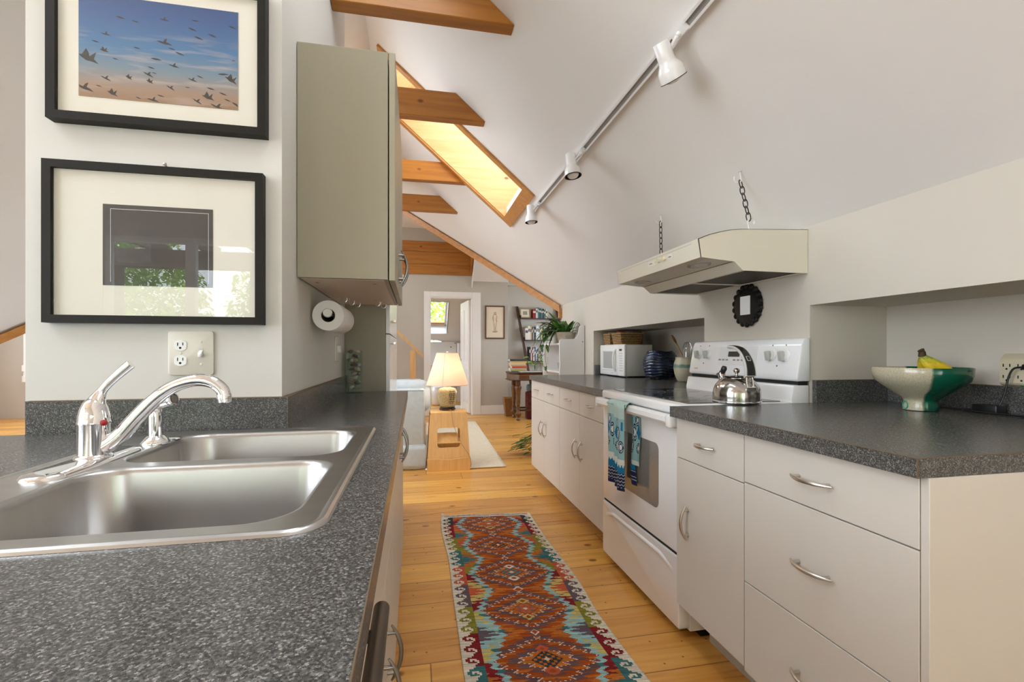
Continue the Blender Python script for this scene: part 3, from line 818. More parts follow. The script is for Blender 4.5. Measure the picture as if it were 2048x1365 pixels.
def ft(i, j):
    a = PI*(1.0-j*1.0); y = 2.112+(i-.5)*(.222-.06*j)
    return (HXC-.002+.026*math.cos(a), y, HZC+.006+.021*math.sin(a))
cloth('fold_over_handle', tw, ft, 30, 14, lambda u, v: rgb(180, 205, 200))
def fb(i, j):
    z = HZC-.005-(.255)*j; y = 2.012-.045*i+.004*math.sin(9*j)+.03*(1-i)
    return (SX-.010-.004*math.sin(i*6), y+.01*j, z)
cloth('back_panel', tw, fb, 24, 110, lambda u, v: towel_col(u*.9+.05, .12+(1-v)*.21) if v > .05 else rgb(142, 186, 190))
def fk(i, j):
    return (SX-.016-.003*math.sin(i*5), 2.06-.05*i-.02*j, .60-.09*j)
cloth('rear_corner', tw, fk, 14, 40, lambda u, v: towel_col(u, (1-v)*.10))
# ------------------------------------------------------------------ range hood
HY_0, HY_1 = 1.668, 2.432
hood = thing('range_hood', 'almond coloured range hood hanging from chains above the stove', 'range hood', (1.34, 2.05, 1.446))
prof = [(1.588, 1.628), (1.268, 1.613), (1.225, 1.608), (1.18, 1.598), (1.130, 1.584), (1.085, 1.566), (1.096, 1.494), (1.246, 1.482), (1.284, 1.448), (1.588, 1.446)]
hb = MB()
top = [(1.588, 1.628), (1.268, 1.613), (1.225, 1.608), (1.18, 1.598), (1.130, 1.584), (1.085, 1.566), (1.096, 1.494)]
# outer skin: top and front
for (a, b) in zip(top[:-1], top[1:]):
    hb.slab([(a[0], HY_0, a[1]), (b[0], HY_0, b[1]), (b[0], HY_1, b[1]), (a[0], HY_1, a[1])], (.0035, 0, -.0015))
for y0, y1 in ((HY_0, HY_0+.004), (HY_1-.004, HY_1)): hb.prism(prof, 'y', y0, y1)
hb.build('hood_shell', M_hood, hood, smooth=20)
ub = MB()     # light trough and inner lip
ub.slab([(1.099, HY_0+.004, 1.497), (1.246, HY_0+.004, 1.485), (1.246, HY_1-.004, 1.485), (1.099, HY_1-.004, 1.497)], (0, 0, .004))
ub.slab([(1.246, HY_0+.004, 1.482), (1.284, HY_0+.004, 1.448), (1.284, HY_1-.004, 1.448), (1.246, HY_1-.004, 1.482)], (.004, 0, .003))
ub.box(1.284, 1.30, HY_0+.004, HY_1-.004, 1.448, 1.452); ub.box(1.565, 1.588, HY_0+.004, HY_1-.004, 1.448, 1.452); ub.box(1.30, 1.565, 2.044, 2.056, 1.448, 1.452)
ub.build('light_trough', M_hood, hood, smooth=None)
for y0, y1 in ((HY_0+.006, 2.044), (2.056, HY_1-.006)):
    fm = MB(); fm.box(1.30, 1.565, y0, y1, 1.453, 1.460); fm.build('grease_filter', M_mesh, hood, smooth=None)
for yc in (1.80, 2.30):
    lm = MB(); o = len(lm.v); lm.lathe([(.034, .004), (.034, -.003), (.028, -.004), (.024, .002), (0, .004)], (0, 0, 0), 28)
    lm.v = [(1.175+v[0]*1.1, yc+v[1]*1.9, 1.490+v[2]-.0815*v[0]) for v in lm.v]
    l0 = lm.build('hood_lamp', mat('lamp_lens', rgb(170, 168, 160), .25), hood)
cp = MB(); 
def hf(y, z, h):   # on the front face
    t = (1.566-z)/(1.566-1.494); return (1.085+.011*t-h, y, z)
def hpatch(y0, y1, z0, z1, name, m, h=.0006):
    return MB().slab([hf(y0, z0, h), hf(y0, z1, h), hf(y1, z1, h), hf(y1, z0, h)], (.001, 0, 0)).build(name, m, hood, smooth=None)
hpatch(1.86, 2.08, 1.526, 1.548, 'control_plate', mat('hood_plate', rgb(232, 228, 216), .3))
for y in (1.925, 1.975):
    kb = MB(); kb.lathe([(.010, 0), (.010, .008), (.006, .012), (0, .013)], hf(y, 1.537, .001), 12, (-1, 0, .1)); kb.box(1.070, 1.076, y-.003, y+.003, 1.526, 1.548); kb.build('control_knob', mat('cream_knob', rgb(226, 216, 190), .4), hood)
for y, w_ in ((2.055, .012), (2.01, .003), (1.885, .010)):
    a = hf(y, 1.537, .002); MB().box(a[0], a[0]+.001, y-w_, y+w_, 1.5355, 1.5385).build('control_mark', M_black, hood, smooth=None)
sl = MB()
for z in (1.556,): 
    a = hf(2.05, z, .0008); sl.box(a[0], a[0]+.001, HY_0+.05, HY_1-.05, z-.001, z+.001)
sl.build('seam_line', M_greyp, hood, smooth=None)

def hook_mesh(mb, base, d, s=1.):
    """small screw hook: shank along d from base then a J"""
    base = Vector(base); d = Vector(d).normalized(); side = Vector((0, 1, 0)).cross(d).normalized()
    pts = [base, base+d*.022*s]
    for k in range(1, 9):
        a = PI*1.25*k/8; pts.append(base+d*(.022*s+.011*s*math.sin(a))+side*(.011*s*(1-math.cos(a))))
    mb.tube([p[:] for p in pts], .0022*s, 8); mb.cyl(base, base+d*.003, .008*s, .006*s, 14)
def chain(label, top, bot, nl):
    top = Vector(top); bot = Vector(bot)
    t = thing('hood_chain', label, 'chain', bot[:], 'black link chains holding up the range hood')
    h = MB(); hook_mesh(h, top, (.15, 0, -1), 1.5); h.build('ceiling_hook', M_white, t)
    h = MB(); hook_mesh(h, bot, (-.2, 0, 1), 1.4); h.build('hood_hook', M_white, t)
    a = top+Vector((0, 0, -.040)); b = bot+Vector((0, 0, .040)); d = (b-a); L = d.length; d.normalize()
    pitch = L/nl; hl = pitch*.62
    s0 = d.orthogonal().normalized(); s1 = d.cross(s0)
    for k in range(nl):
        c_ = a+d*(pitch*(k+.5)); ang_ = (k % 2)*PI/2+.5
        s = s0*math.cos(ang_)+s1*math.sin(ang_); w_ = hl*.50
        pts = []
        for q in range(20):
            th = 2*PI*q/20; cx, cy = math.cos(th), math.sin(th)
            pts.append((c_+d*(hl*(abs(cx)**.8)*(1 if cx > 0 else -1))+s*(w_*cy))[:])
        MB().tube(pts, .0021, 7, closed=True).build('link', M_chain, t)
chain('black chain nearer the camera from sloped ceiling to range hood', (1.322, 1.735, zr(1.322)), (1.330, 1.690, 1.617), 6)
chain('smaller looking black chain at the far side of the range hood', (1.318, 2.378, zr(1.318)), (1.320, 2.376, 1.617), 6)

# scalloped black wall mirror, its pane painted white for reflected window light
mr = thing('scalloped_mirror', 'small black scalloped oval frame with a white rectangle, on the wall under the hood', 'mirror', (1.575, 2.022, 1.25))
sc = MB(); n = 18*10; rings = []
def sr(a, k, x):
    e = 1+.055*abs(math.cos(9*a))*k; return (x, 2.022+.092*k*e*math.cos(a)*1.0, 1.347+.093*k*e*math.sin(a))
for k, x in ((1, 1.589), (1, 1.580), (.96, 1.574), (.80, 1.570), (.5, 1.568)): rings.append([sr(2*PI*q/n, k, x) for q in range(n)])
sc.ringed(rings)
for q in range(18):
    a = PI/9*(q+.5); sc.sphere((1.578, 2.022+.092*math.cos(a), 1.347+.093*math.sin(a)), .0145, 8, (.6, 1, 1))
sc.build('scalloped_frame', mat('glossy_black_frame', (.006, .006, .006), .4, spec=.25), mr)
MB().prism(rrect(1.986, 2.054, 1.302, 1.392, .002), 'x', 1.5655, 1.569).build('white_pane', mat('painted_reflection_white', rgb(253, 253, 255), .12), mr, smooth=None)

# ------------------------------------------------------------------ kettle
KC = Vector((1.272, 1.690, .920))
kt = thing('tea_kettle', 'stainless steel whistling tea kettle with black handle on the stove top', 'kettle', KC[:])
KB = MB(); KB.lathe([(.0, .0), (.082, 0), (.089, .003), (.0895, .012), (.0895, .036), (.087, .052), (.080, .068), (.069, .083), (.056, .093), (.050, .096), (.049, .0955)], KC, 56, cap1=False)
KB.build('kettle_body', M_steelpol, kt, smooth=50)
KB = MB(); KB.lathe([(.0895, .0), (.0915, .002), (.0915, .005), (.0895, .007)], KC, 56, cap0=False, cap1=False); KB.build('base_ring', M_chrome, kt)
ld = MB(); ld.lathe([(.051, .0945), (.051, .0975), (.040, .103), (.020, .1065), (.006, .108), (.0055, .114), (.011, .119), (.013, .126), (.010, .133), (0, .136)], KC, 40, cap0=False); ld.build('lid', M_steelpol, kt, smooth=50)
sp = MB(); sp.tube(smoothpath([KC+Vector((-.006, .060, .068)), KC+Vector((-.010, .075, .092)), KC+Vector((-.012, .083, .112))], 5), [.020]*5+[.016]*6, 18); sp.lathe([(.017, 0), (.019, .003), (.017, .006)], KC+Vector((-.012, .082, .108)), 18, (0, .4, 1)); so = sp.build('spout', M_steelpol, kt, smooth=50)
wh = MB(); wh.tube(smoothpath([KC+Vector((-.012, .078, .112)), KC+Vector((-.012, .066, .126)), KC+Vector((-.012, .060, .140))], 4), [.012, .012, .011, .011, .011, .012, .012, .010, .009], 14); wh.build('whistle_cap', M_black, so, smooth=50)
# bracket and cantilevered handle
br = MB(); br.box(KC.x-.022, KC.x+.022, KC.y-.088, KC.y-.080, KC.z+.045, KC.z+.066, .003); 
br.tube([KC+Vector((s*.014, -.082, .055)) for s in (-1,)]+[KC+Vector((-.014, -.075, .088)), KC+Vector((-.012, -.072, .106))], .004, 8); br.tube([KC+Vector((.014, -.082, .055)), KC+Vector((.014, -.075, .088)), KC+Vector((.012, -.072, .106))], .004, 8)
br.cyl(KC+Vector((-.020, -.072, .106)), KC+Vector((.020, -.072, .106)), .006)
br.build('handle_bracket', M_chrome, kt)
hp = smoothpath([KC+Vector((0, -.080, .106)), KC+Vector((0, -.078, .135)), KC+Vector((0, -.066, .168)), KC+Vector((0, -.040, .200)), KC+Vector((0, -.004, .218)), KC+Vector((0, .036, .222))], 8)
def ribbon(mb, path, w0, w1, th, lift=0.):
    n = len(path); rings = []
    for i, p in enumerate(path):
        p = Vector(p); t = (Vector(path[min(i+1, n-1)])-Vector(path[max(i-1, 0)])).normalized(); nn = Vector((1, 0, 0)).cross(t).normalized()
        w = w0+(w1-w0)*i/(n-1); ring = []
        for (a, b) in rrect(-w/2, w/2, -th/2, th/2, th*.45, 3): ring.append((p+Vector((a, 0, 0))+nn*(b+lift))[:])
        rings.append(ring)
    mb.ringed(rings)
hm = MB(); ribbon(hm, hp, .050, .036, .011); kh = hm.build('handle', M_greyp, kt, smooth=45)
hm = MB(); ribbon(hm, hp[1:-1], .042, .030, .0135); hm.build('grip', M_black, kh, smooth=45)
em = MB(); p = Vector(hp[17]); t = (Vector(hp[18])-Vector(hp[16])).normalized(); nn = Vector((1, 0, 0)).cross(t).normalized()
if nn.y > 0: nn = -nn
for sx, w_, l_ in ((.0074, .016, .021),):
    q = rrect(-w_/2, w_/2, -l_/2, l_/2, .003, 3); em.slab([(p+Vector((a, 0, 0))+t*b+nn*.0060)[:] for a, b in q], nn*.0014)
    e0 = em.build('badge', M_greyp, kh, smooth=None)
    q = rrect(-w_/2+.002, w_/2-.002, -l_/2+.002, l_/2-.002, .002, 3); e2 = MB().slab([(p+Vector((a, 0, 0))+t*b+nn*.0070)[:] for a, b in q], nn*.0008)
    e2.build('badge_face', M_black, e0, smooth=None)

# ------------------------------------------------------------------ footed pottery bowl + bananas
def split_mat(name, c1, c2, off):
    m, nt, b = new_mat(name); tc = node(nt, 'ShaderNodeTexCoord'); sx = node(nt, 'ShaderNodeSeparateXYZ'); link(nt, tc, 'Object', sx, 'Vector')
    n = node(nt, 'ShaderNodeTexNoise'); n.inputs['Scale'].default_value = 30; link(nt, tc, 'Object', n, 'Vector')
    a = node(nt, 'ShaderNodeMath', operation='MULTIPLY_ADD'); a.inputs[1].default_value = .8; link(nt, sx, 'X', a, 0)
    m2 = node(nt, 'ShaderNodeMath', operation='MULTIPLY'); m2.inputs[1].default_value = -.6; link(nt, sx, 'Y', m2, 0); link(nt, m2, 'Value', a, 2)
    m3 = node(nt, 'ShaderNodeMath', operation='MULTIPLY_ADD'); m3.inputs[1].default_value = .012; link(nt, n, 'Fac', m3, 0); link(nt, a, 'Value', m3, 2)
    r = ramp(nt, [(.0, c1), (.5+off, c1), (.503+off, c2), (1, c2)])
    m4 = node(nt, 'ShaderNodeMath', operation='ADD'); m4.inputs[1].default_value = .5; link(nt, m3, 'Value', m4, 0); link(nt, m4, 'Value', r, 'Fac')
    mxn = node(nt, 'ShaderNodeMix', data_type='RGBA', blend_type='MULTIPLY'); mxn.inputs['Factor'].default_value = 1
    n3 = node(nt, 'ShaderNodeTexNoise'); n3.inputs['Scale'].default_value = 300; link(nt, tc, 'Object', n3, 'Vector')
    r3 = ramp(nt, [(.3, (.72, .72, .72)), (.6, (1, 1, 1))]); link(nt, n3, 'Fac', r3, 'Fac'); link(nt, r, 'Color', mxn, 6); link(nt, r3, 'Color', mxn, 7)
    link(nt, mxn, 2, b, 'Base Color'); b.inputs['Roughness'].default_value = .16; b.inputs['Coat Weight'].default_value = .4
    return m
BC = Vector((1.755, 1.352, CT))
bw = thing('pottery_bowl', 'wide footed pottery bowl glazed half speckled cream and half dark green', 'bowl', BC[:])
wallp = [(.0, .004), (.044, .0), (.0495, .003), (.0505, .018), (.0475, .032), (.0490, .039), (.056, .046), (.080, .064), (.109, .086), (.131, .106), (.1385, .124), (.1405, .150), (.139, .1525), (.1365, .150), (.131, .122), (.118, .104), (.080, .074), (.040, .056), (0, .052)]
MB().lathe(wallp, BC, 72, cap0=False, cap1=False).build('bowl_shell', split_mat('two_tone_glaze', rgb(196, 186, 160), rgb(8, 88, 66), -.002), bw, smooth=40)
sw = MB(); sw.tube([(BC.x-.045*math.cos(a_)-.0, BC.y, 0) for a_ in ()] or [(BC+Vector((-.0485+.003*math.cos(t), .0145+.0105*math.cos(t), .019+.013*math.sin(t))))[:] for t in [k*.45 for k in range(14)]], .0022, 7, closed=True)
sw.build('glaze_ring', mat('teal_glaze', rgb(60, 160, 135), .2), bw)
bn_ = thing('banana_bunch', 'bunch of ripe yellow bananas with greenish stems in the pottery bowl', 'bananas', (1.79, 1.37, CT+.06))
M_ban = vcol_mat('banana_skin', .45)
top_ = Vector((1.776, 1.362, CT+.203))
for k, (ax, ay, dz) in enumerate(((.085, -.055, -.02), (.035, -.03, -.03), (.10, .0, -.025), (.06, .04, -.03))):
    P0 = top_+Vector((.004*k-.006, .004*(k % 2), 0)); pts = [P0, P0+Vector((ax*.12, ay*.12, -.018)), P0+Vector((ax*.42, ay*.42, -.040)), P0+Vector((ax*.72, ay*.72, -.062)), P0+Vector((ax*.85, ay*.9, -.090)), P0+Vector((ax*.70, ay*.85, -.118))]
    path = smoothpath(pts, 7); nP = len(path); rad = []
    for i in range(nP):
        t = i/(nP-1); rad.append(.0065+.0115*max(0, math.sin(PI*min(1, max(0, (t-.12)/.88))))**.6 if t > .12 else .0065)
    b = MB(); b.tube(path, rad, 10)
    cols = []
    for f in b.f:
        zc = sum(b.v[i][2] for i in f)/len(f)-CT
        cols.append(rgb(70, 50, 30) if zc > .196 else rgb(150, 160, 60) if zc > .182 else rgb(196, 184, 50) if zc > .168 else rgb(228, 196, 48))
    b.build('banana', M_ban, bn_, smooth=60, col=cols)
b = MB(); b.tube(smoothpath([top_+Vector((0, 0, -.012)), top_+Vector((-.002, 0, .004)), top_+Vector((-.006, .002, .012))], 4), [.012, .012, .011, .011, .010, .009, .010, .011, .009], 10); b.build('stem', mat('banana_stem', rgb(72, 54, 34), .8), bn_, smooth=60)

# ------------------------------------------------------------------ power strip, plug, adapter, cords in the near niche
ps = thing('power_strip', 'beige multi outlet power tap mounted on the niche wall at the right edge', 'power strip', (1.965, 1.10, 1.006))
X0 = 1.975; px_ = [(X0, 1.000), (X0-.022, 1.012), (X0-.026, 1.018), (X0-.026, 1.088), (X0-.020, 1.098), (X0, 1.116)]
pb_ = MB(); 
pb_.ringed([[(X0 if i in (0, 5) else p[0], y, p[1]) for i, p in enumerate(px_)] for y in (.90, 1.245)])
M_tap = mat('aged_beige_plastic', rgb(206, 194, 168), .45)
pb_.build('tap_body', M_tap, ps, smooth=None)
so_ = MB()
for yy in (1.225, 1.185, 1.145, 1.105, 1.065, 1.025):
    for zz in (1.072, 1.034):
        for dy in (.009, -.009): so_.box(X0-.0266, X0-.024, yy-.0016+dy, yy+.0016+dy, zz-.001, zz+.009)
        so_.cyl((X0-.0266, yy, zz-.008), (X0-.024, yy, zz-.008), .0032, n=10)
so_.build('socket_slots', M_black, ps, smooth=None)
MB().box(X0-.0225, X0-.016, 1.12, 1.19, 1.0065, 1.0105).xform(Matrix.Identity(4)).build('rocker_switch', mat('green_switch', rgb(30, 120, 70), .4), ps, smooth=None)
pc = thing('charger_cable', 'black plug and cord hanging from the beige power tap', 'cord', (1.93, 1.19, CT))
mb = MB(); mb.box(X0-.052, X0-.026, 1.118, 1.172, 1.062, 1.082, .006, 2); mb.build('plug', M_black, pc)
mb = MB(); mb.tube(smoothpath([(X0-.040, 1.168, 1.072), (X0-.048, 1.192, 1.066), (X0-.050, 1.205, 1.035), (X0-.052, 1.212, .990), (X0-.056, 1.222, .950), (X0-.062, 1.228, .934)], 6), .0032, 8); mb.build('cord', M_black, pc)
ad_ = thing('power_adapter', 'small black rectangular power adapter on the worktop below the beige tap', 'adapter', (1.905, 1.25, CT))
MB().box(1.885, 1.930, 1.212, 1.285, CT, CT+.028, .004, 2).build('adapter_body', M_black, ad_)
mb = MB(); mb.tube(smoothpath([(1.90, 1.285, CT+.008), (1.90, 1.33, CT+.004), (1.915, 1.42, CT+.004), (1.90, 1.48, CT+.004)], 8), .0028, 8)
mb.tube(smoothpath([(1.89, 1.285, CT+.006), (1.87, 1.30, CT+.0035), (1.865, 1.26, CT+.0035), (1.870, 1.18, CT+.0035), (1.85, 1.05, CT+.0035), (1.86, .90, CT+.0035)], 8), .0028, 8); mb.build('lead', M_black, ad_)

# ------------------------------------------------------------------ far niche: microwave, baskets, pots, utensils
mw = thing('microwave_oven', 'small white microwave oven in the wall niche left of the stove', 'microwave', (1.76, 3.78, CT))
MX, MY0, MY1, MZ0, MZ1 = 1.640, 3.528, 4.035, CT+.012, 1.183
MB().box(MX+.022, MX+.245, MY0+.003, MY1-.003, MZ0, MZ1-.002, .004, 2).build('case', mat('white_sheet_metal', rgb(232, 232, 232), .4), mw)
for yy in (MY0+.05, MY1-.05):
    for xx in (MX+.05, MX+.21): MB().cyl((xx, yy, CT), (xx, yy, MZ0+.001), .012, n=12).build('foot', M_black, mw)
MB().box(MX-.002, MX+.024, MY0+.124, MY1, MZ0-.002, MZ1+.001, .010, 3).build('door', M_plastic, mw)
MB().box(MX-.002, MX+.024, MY0, MY0+.1225, MZ0-.002, MZ1+.001, .008, 3).build('control_panel', M_plastic, mw)
MB().prism(rrect(MY0+.215, MY1-.080, MZ0+.055, MZ1-.058, .008), 'x', MX-.0035, MX).build('door_window', mat('microwave_window', rgb(172, 172, 172), .35, var=.06, vscale=500), mw, smooth=None)
mb = MB()
for y0, y1, z0, z1 in ((MY0+.20, MY1-.06, MZ1-.055, MZ1-.045), (MY0+.20, MY1-.06, MZ0+.042, MZ0+.052)): mb.box(MX-.006, MX, y0, y1, z0, z1, .002)
mb.build('window_ridge', M_plastic, mw)
mb = MB(); mb.tube(smoothpath([(MX-.002, MY0+.165, MZ0+.035), (MX-.018, MY0+.168, MZ0+.07), (MX-.022, MY0+.17, (MZ0+MZ1)/2), (MX-.018, MY0+.168, MZ1-.07), (MX-.002, MY0+.165, MZ1-.035)], 6), .010, 10); mb.build('door_handle', M_plastic, mw)
MB().box(MX-.003, MX, MY0+.045, MY0+.095, MZ1-.052, MZ1-.036).build('clock_display', M_black, mw, smooth=None)
mb = MB()
for r_ in range(8):
    for c_ in range(3): mb.box(MX-.0030, MX, MY0+.034+.024*c_, MY0+.034+.024*c_+.014, MZ1-.078-.020*r_, MZ1-.078-.020*r_+.010, .001)
mb.build('keypad', mat('keypad_grey', rgb(196, 196, 198), .5), mw, smooth=None)
MB().box(MX-.0026, MX, MY0+.21, MY0+.26, MZ0+.018, MZ0+.022).build('badge', M_greyp, mw, smooth=None)

def basket(label, x0, x1, y0, y1, z, h):
    t = thing('seagrass_basket', label, 'basket', ((x0+x1)/2, (y0+y1)/2, z), None)
    tp = .012; rings = []
    nL = 12
    def ring(k, ins):
        e = tp*(1-k); return [(x0+e+ins, y0+e+ins, z+h*k), (x1-e-ins, y0+e+ins, z+h*k), (x1-e-ins, y1-e-ins, z+h*k), (x0+e+ins, y1-e-ins, z+h*k)]
    mb = MB(); mb.ringed([ring(0, 0), ring(1, 0), ring(1, .006), ring(.06, .006)])
    mb.build('basket_wall', mat('basket_shadowy_core', rgb(70, 50, 30), .9), t, smooth=None)
    mb = MB()
    for r_ in range(7):
        k = (r_+.5)/7; e = tp*(1-k); zz = z+h*k; n_ = 0
        loop = []
        P = [(x0+e, y0+e), (x1-e, y0+e), (x1-e, y1-e), (x0+e, y1-e)]
        for s in range(4):
            a, b = P[s], P[(s+1) % 4]; L = math.hypot(b[0]-a[0], b[1]-a[1]); m_ = max(4, int(L/.011))
            for q in range(m_):
                f = q/m_; w_ = .0032*(1 if (n_+r_) % 2 else -1); n_ += 1
                nx_, ny_ = (b[1]-a[1])/L, -(b[0]-a[0])/L
                loop.append((a[0]+(b[0]-a[0])*f+nx_*w_, a[1]+(b[1]-a[1])*f+ny_*w_, zz))
        mb.tube(loop, .0046, 6, closed=True)
    mb.build('woven_strands', M_wicker, t, smooth=60)
    mb = MB(); e = 0; mb.tube([(x0, y0, z+h), (x1, y0, z+h), (x1, y1, z+h), (x0, y1, z+h)], .006, 8, closed=True); mb.build('rim', M_wicker, t, smooth=60)
    return t
BZ = MZ1
basket('woven seagrass basket on the microwave, the right one and larger looking', 1.668, 1.875, 3.660, 3.845, BZ, .098)
basket('woven seagrass basket on the microwave, the left one partly hidden', 1.668, 1.870, 3.885, 4.025, BZ, .098)
tag(MB().lathe([(0, 0), (.03, 0), (.032, .004), (.032, .088), (.034, .09), (.034, .104), (.030, .108), (0, .108)], (1.72, 3.955, BZ+.003), 24).build('white_jar', M_plastic), 'white lidded jar sticking out of the left seagrass basket', 'jar')
rj = thing('red_lid_jar', 'jar with orange red lid sticking out of the right seagrass basket', 'jar', (1.73, 3.77, BZ+.003))
MB().lathe([(0, 0), (.034, 0), (.035, .006), (.035, .090), (0, .090)], (1.725, 3.78, BZ+.003), 24).build('jar', M_almond, rj)
MB().lathe([(.037, .088), (.037, .108), (.033, .112), (0, .112)], (1.725, 3.78, BZ+.003), 24, cap0=True).build('lid', mat('red_lid', rgb(206, 70, 40), .4), rj)

def wavy_pot_mat():
    m, nt, b = new_mat('dark_blue_glaze'); tc = node(nt, 'ShaderNodeTexCoord')
    n = node(nt, 'ShaderNodeTexNoise'); n.inputs['Scale'].default_value = 14; n.inputs['Detail'].default_value = 4; link(nt, tc, 'Object', n, 'Vector')
    r = ramp(nt, [(.35, (.006, .009, .018)), (.55, (.012, .025, .065)), (.72, (.03, .07, .15))]); link(nt, n, 'Fac', r, 'Fac'); link(nt, r, 'Color', b, 'Base Color')
    b.inputs['Roughness'].default_value = .12; b.inputs['Coat Weight'].default_value = .5
    return m
PC = Vector((1.832, 3.31, CT))
pt = thing('blue_glazed_pot', 'dark blue glazed pottery jar with wavy ridges and little feet, beside the microwave', 'pot', PC[:])
prf = [(0, .018), (.085, .014)]
for k in range(61):
    t = k/60; r0 = .092+.040*math.sin(PI*(.08+.80*t))**1.0 - .012*max(0, t-.75)/.25
    prf.append((r0, .016+t*.198))
prf += [(.098, .212), (.094, .206), (.094, .17), (0, .10)]
def wobf(a, r, h):
    if r < .09 or h < .02: return r, h
    w = .0021*math.sin(h*2*PI/.021+1.9*math.sin(3*a+h*8)+.8*math.sin(7*a-h*20))
    return r+w, h+.004*math.sin(3*a)*min(1, h/.1)
MB().lathe(prf, PC, 96, cap0=True, cap1=False, wob=wobf).build('pot_body', wavy_pot_mat(), pt, smooth=70)
for k in range(4):
    a = PI/4+k*PI/2; f = MB(); f.sphere((PC.x+.072*math.cos(a), PC.y+.072*math.sin(a), CT+.0115), .0115, 8); f.build('foot', mat('clay_foot', rgb(120, 90, 70), .5), pt)

CC = Vector((1.885, 3.03, CT))
ckk = thing('utensil_crock', 'cream stoneware utensil crock with a green band, behind the stove corner', 'crock', CC[:])
def banded():
    m, nt, b = new_mat('banded_stoneware'); tc = node(nt, 'ShaderNodeTexCoord'); sx = node(nt, 'ShaderNodeSeparateXYZ'); link(nt, tc, 'Object', sx, 'Vector')
    n = node(nt, 'ShaderNodeTexNoise'); n.inputs['Scale'].default_value = 25; link(nt, tc, 'Object', n, 'Vector')
    a = node(nt, 'ShaderNodeMath', operation='MULTIPLY_ADD'); a.inputs[1].default_value = .012; link(nt, n, 'Fac', a, 0); link(nt, sx, 'Z', a, 2)
    d = node(nt, 'ShaderNodeMath', operation='MULTIPLY'); d.inputs[1].default_value = 5.; link(nt, a, 'Value', d, 0)
    cr = rgb(196, 186, 162)
    r = ramp(nt, [(.0, cr), (.50, cr), (.525, rgb(120, 146, 130)), (.60, rgb(84, 122, 112)), (.625, rgb(150, 156, 136)), (.66, cr)]); link(nt, d, 'Value', r, 'Fac'); link(nt, r, 'Color', b, 'Base Color')
    b.inputs['Roughness'].default_value = .3
    w_ = node(nt, 'ShaderNodeTexWave', wave_type='BANDS', bands_direction='Z'); w_.inputs['Scale'].default_value = 45; link(nt, tc, 'Object', w_, 'Vector')
    bp = node(nt, 'ShaderNodeBump'); bp.inputs['Strength'].default_value = .25; bp.inputs['Distance'].default_value = .003; link(nt, w_, 'Fac', bp, 'Height'); link(nt, bp, 'Normal', b, 'Normal')
    return m
MB().lathe([(0, 0), (.062, 0), (.068, .006), (.085, .05), (.093, .095), (.090, .125), (.082, .148), (.078, .160), (.081, .172), (.077, .173), (.073, .160), (.078, .13), (.07, .02), (0, .012)], CC, 56, cap0=False, cap1=False).build('crock_body', banded(), ckk, smooth=50)
sp_ = thing('wooden_spoon', 'pale wooden spoon leaning left in the utensil crock', 'spoon', (CC.x, CC.y, CT+.03))
a = CC+Vector((.03, -.03, .03)); b = CC+Vector((-.045, .075, .275))
mb = MB(); mb.tube([a[:], (a*.5+b*.5)[:], b[:]], [.0065, .006, .0055], 10); mb.build('handle', M_spoon, sp_)
mb = MB(); dd_ = (b-a).normalized(); mb.sphere((0, 0, 0), .5, 12)
vx = Vector((.8, .6, 0)); vz = dd_; vy = vz.cross(vx).normalized(); vx = vy.cross(vz)
mb.v = [(b+vz*.028+vx*(v[0]*.048)+vy*(v[1]*.016)+vz*(v[2]*.075))[:] for v in mb.v]; mb.build('spoon_bowl', M_spoon, sp_, smooth=60)
wk = thing('wire_whisk', 'steel balloon whisk standing in the utensil crock', 'whisk', (CC.x+.01, CC.y, CT+.03))
a = CC+Vector((.0, .01, .03)); b = CC+Vector((.012, .022, .165)); dd_ = (b-a).normalized(); s0 = dd_.orthogonal().normalized(); s1 = dd_.cross(s0)
mb = MB(); mb.cyl(a, b, .007, .008, 12); mb.build('handle', M_steelpol, wk)
mb = MB()
for k in range(5):
    an = PI*k/5; s = s0*math.cos(an)+s1*math.sin(an); pts = []
    for q in range(17):
        t = -1+2*q/16; h = (1-abs(t)**2.6); pts.append((b+dd_*(.115*h)+s*(.036*math.sin(t*PI/2)*(.35+.65*math.sin(PI*min(1, .5+.5*h)*.5+0)) ))[:])
    mb.tube(pts, .0013, 6)
mb.build('wire_loops', M_chrome, wk)
for k, (lab, mm, dx, dy, hh, wd) in enumerate((('brown wooden spatula standing beside the whisk in the crock', M_spoon2, .075, -.030, .265, .020), ('dark wooden utensil at the right edge of the crock beside the stove', M_spoon2, .100, -.055, .235, .016))):
    t = thing('wooden_spatula', lab, 'spatula', (CC.x+.03, CC.y-.02, CT+.03))
    a = CC+Vector((.01+.01*k, -.005-.02*k, .03)); b = CC+Vector((dx*.7, dy, hh-.06)); c_ = CC+Vector((dx*.85, dy*1.2, hh))
    mb = MB(); mb.tube([a[:], b[:]], .0055, 8); mb.build('handle', mm, t)
    mb = MB(); mb.tube(smoothpath([b, b*.5+c_*.5, c_], 4), [.3, .6, .85, 1, 1, 1, 1, .9, .6], 10, flat=(wd, .003, (.5, -.9, 0))); mb.build('blade', mm, t)

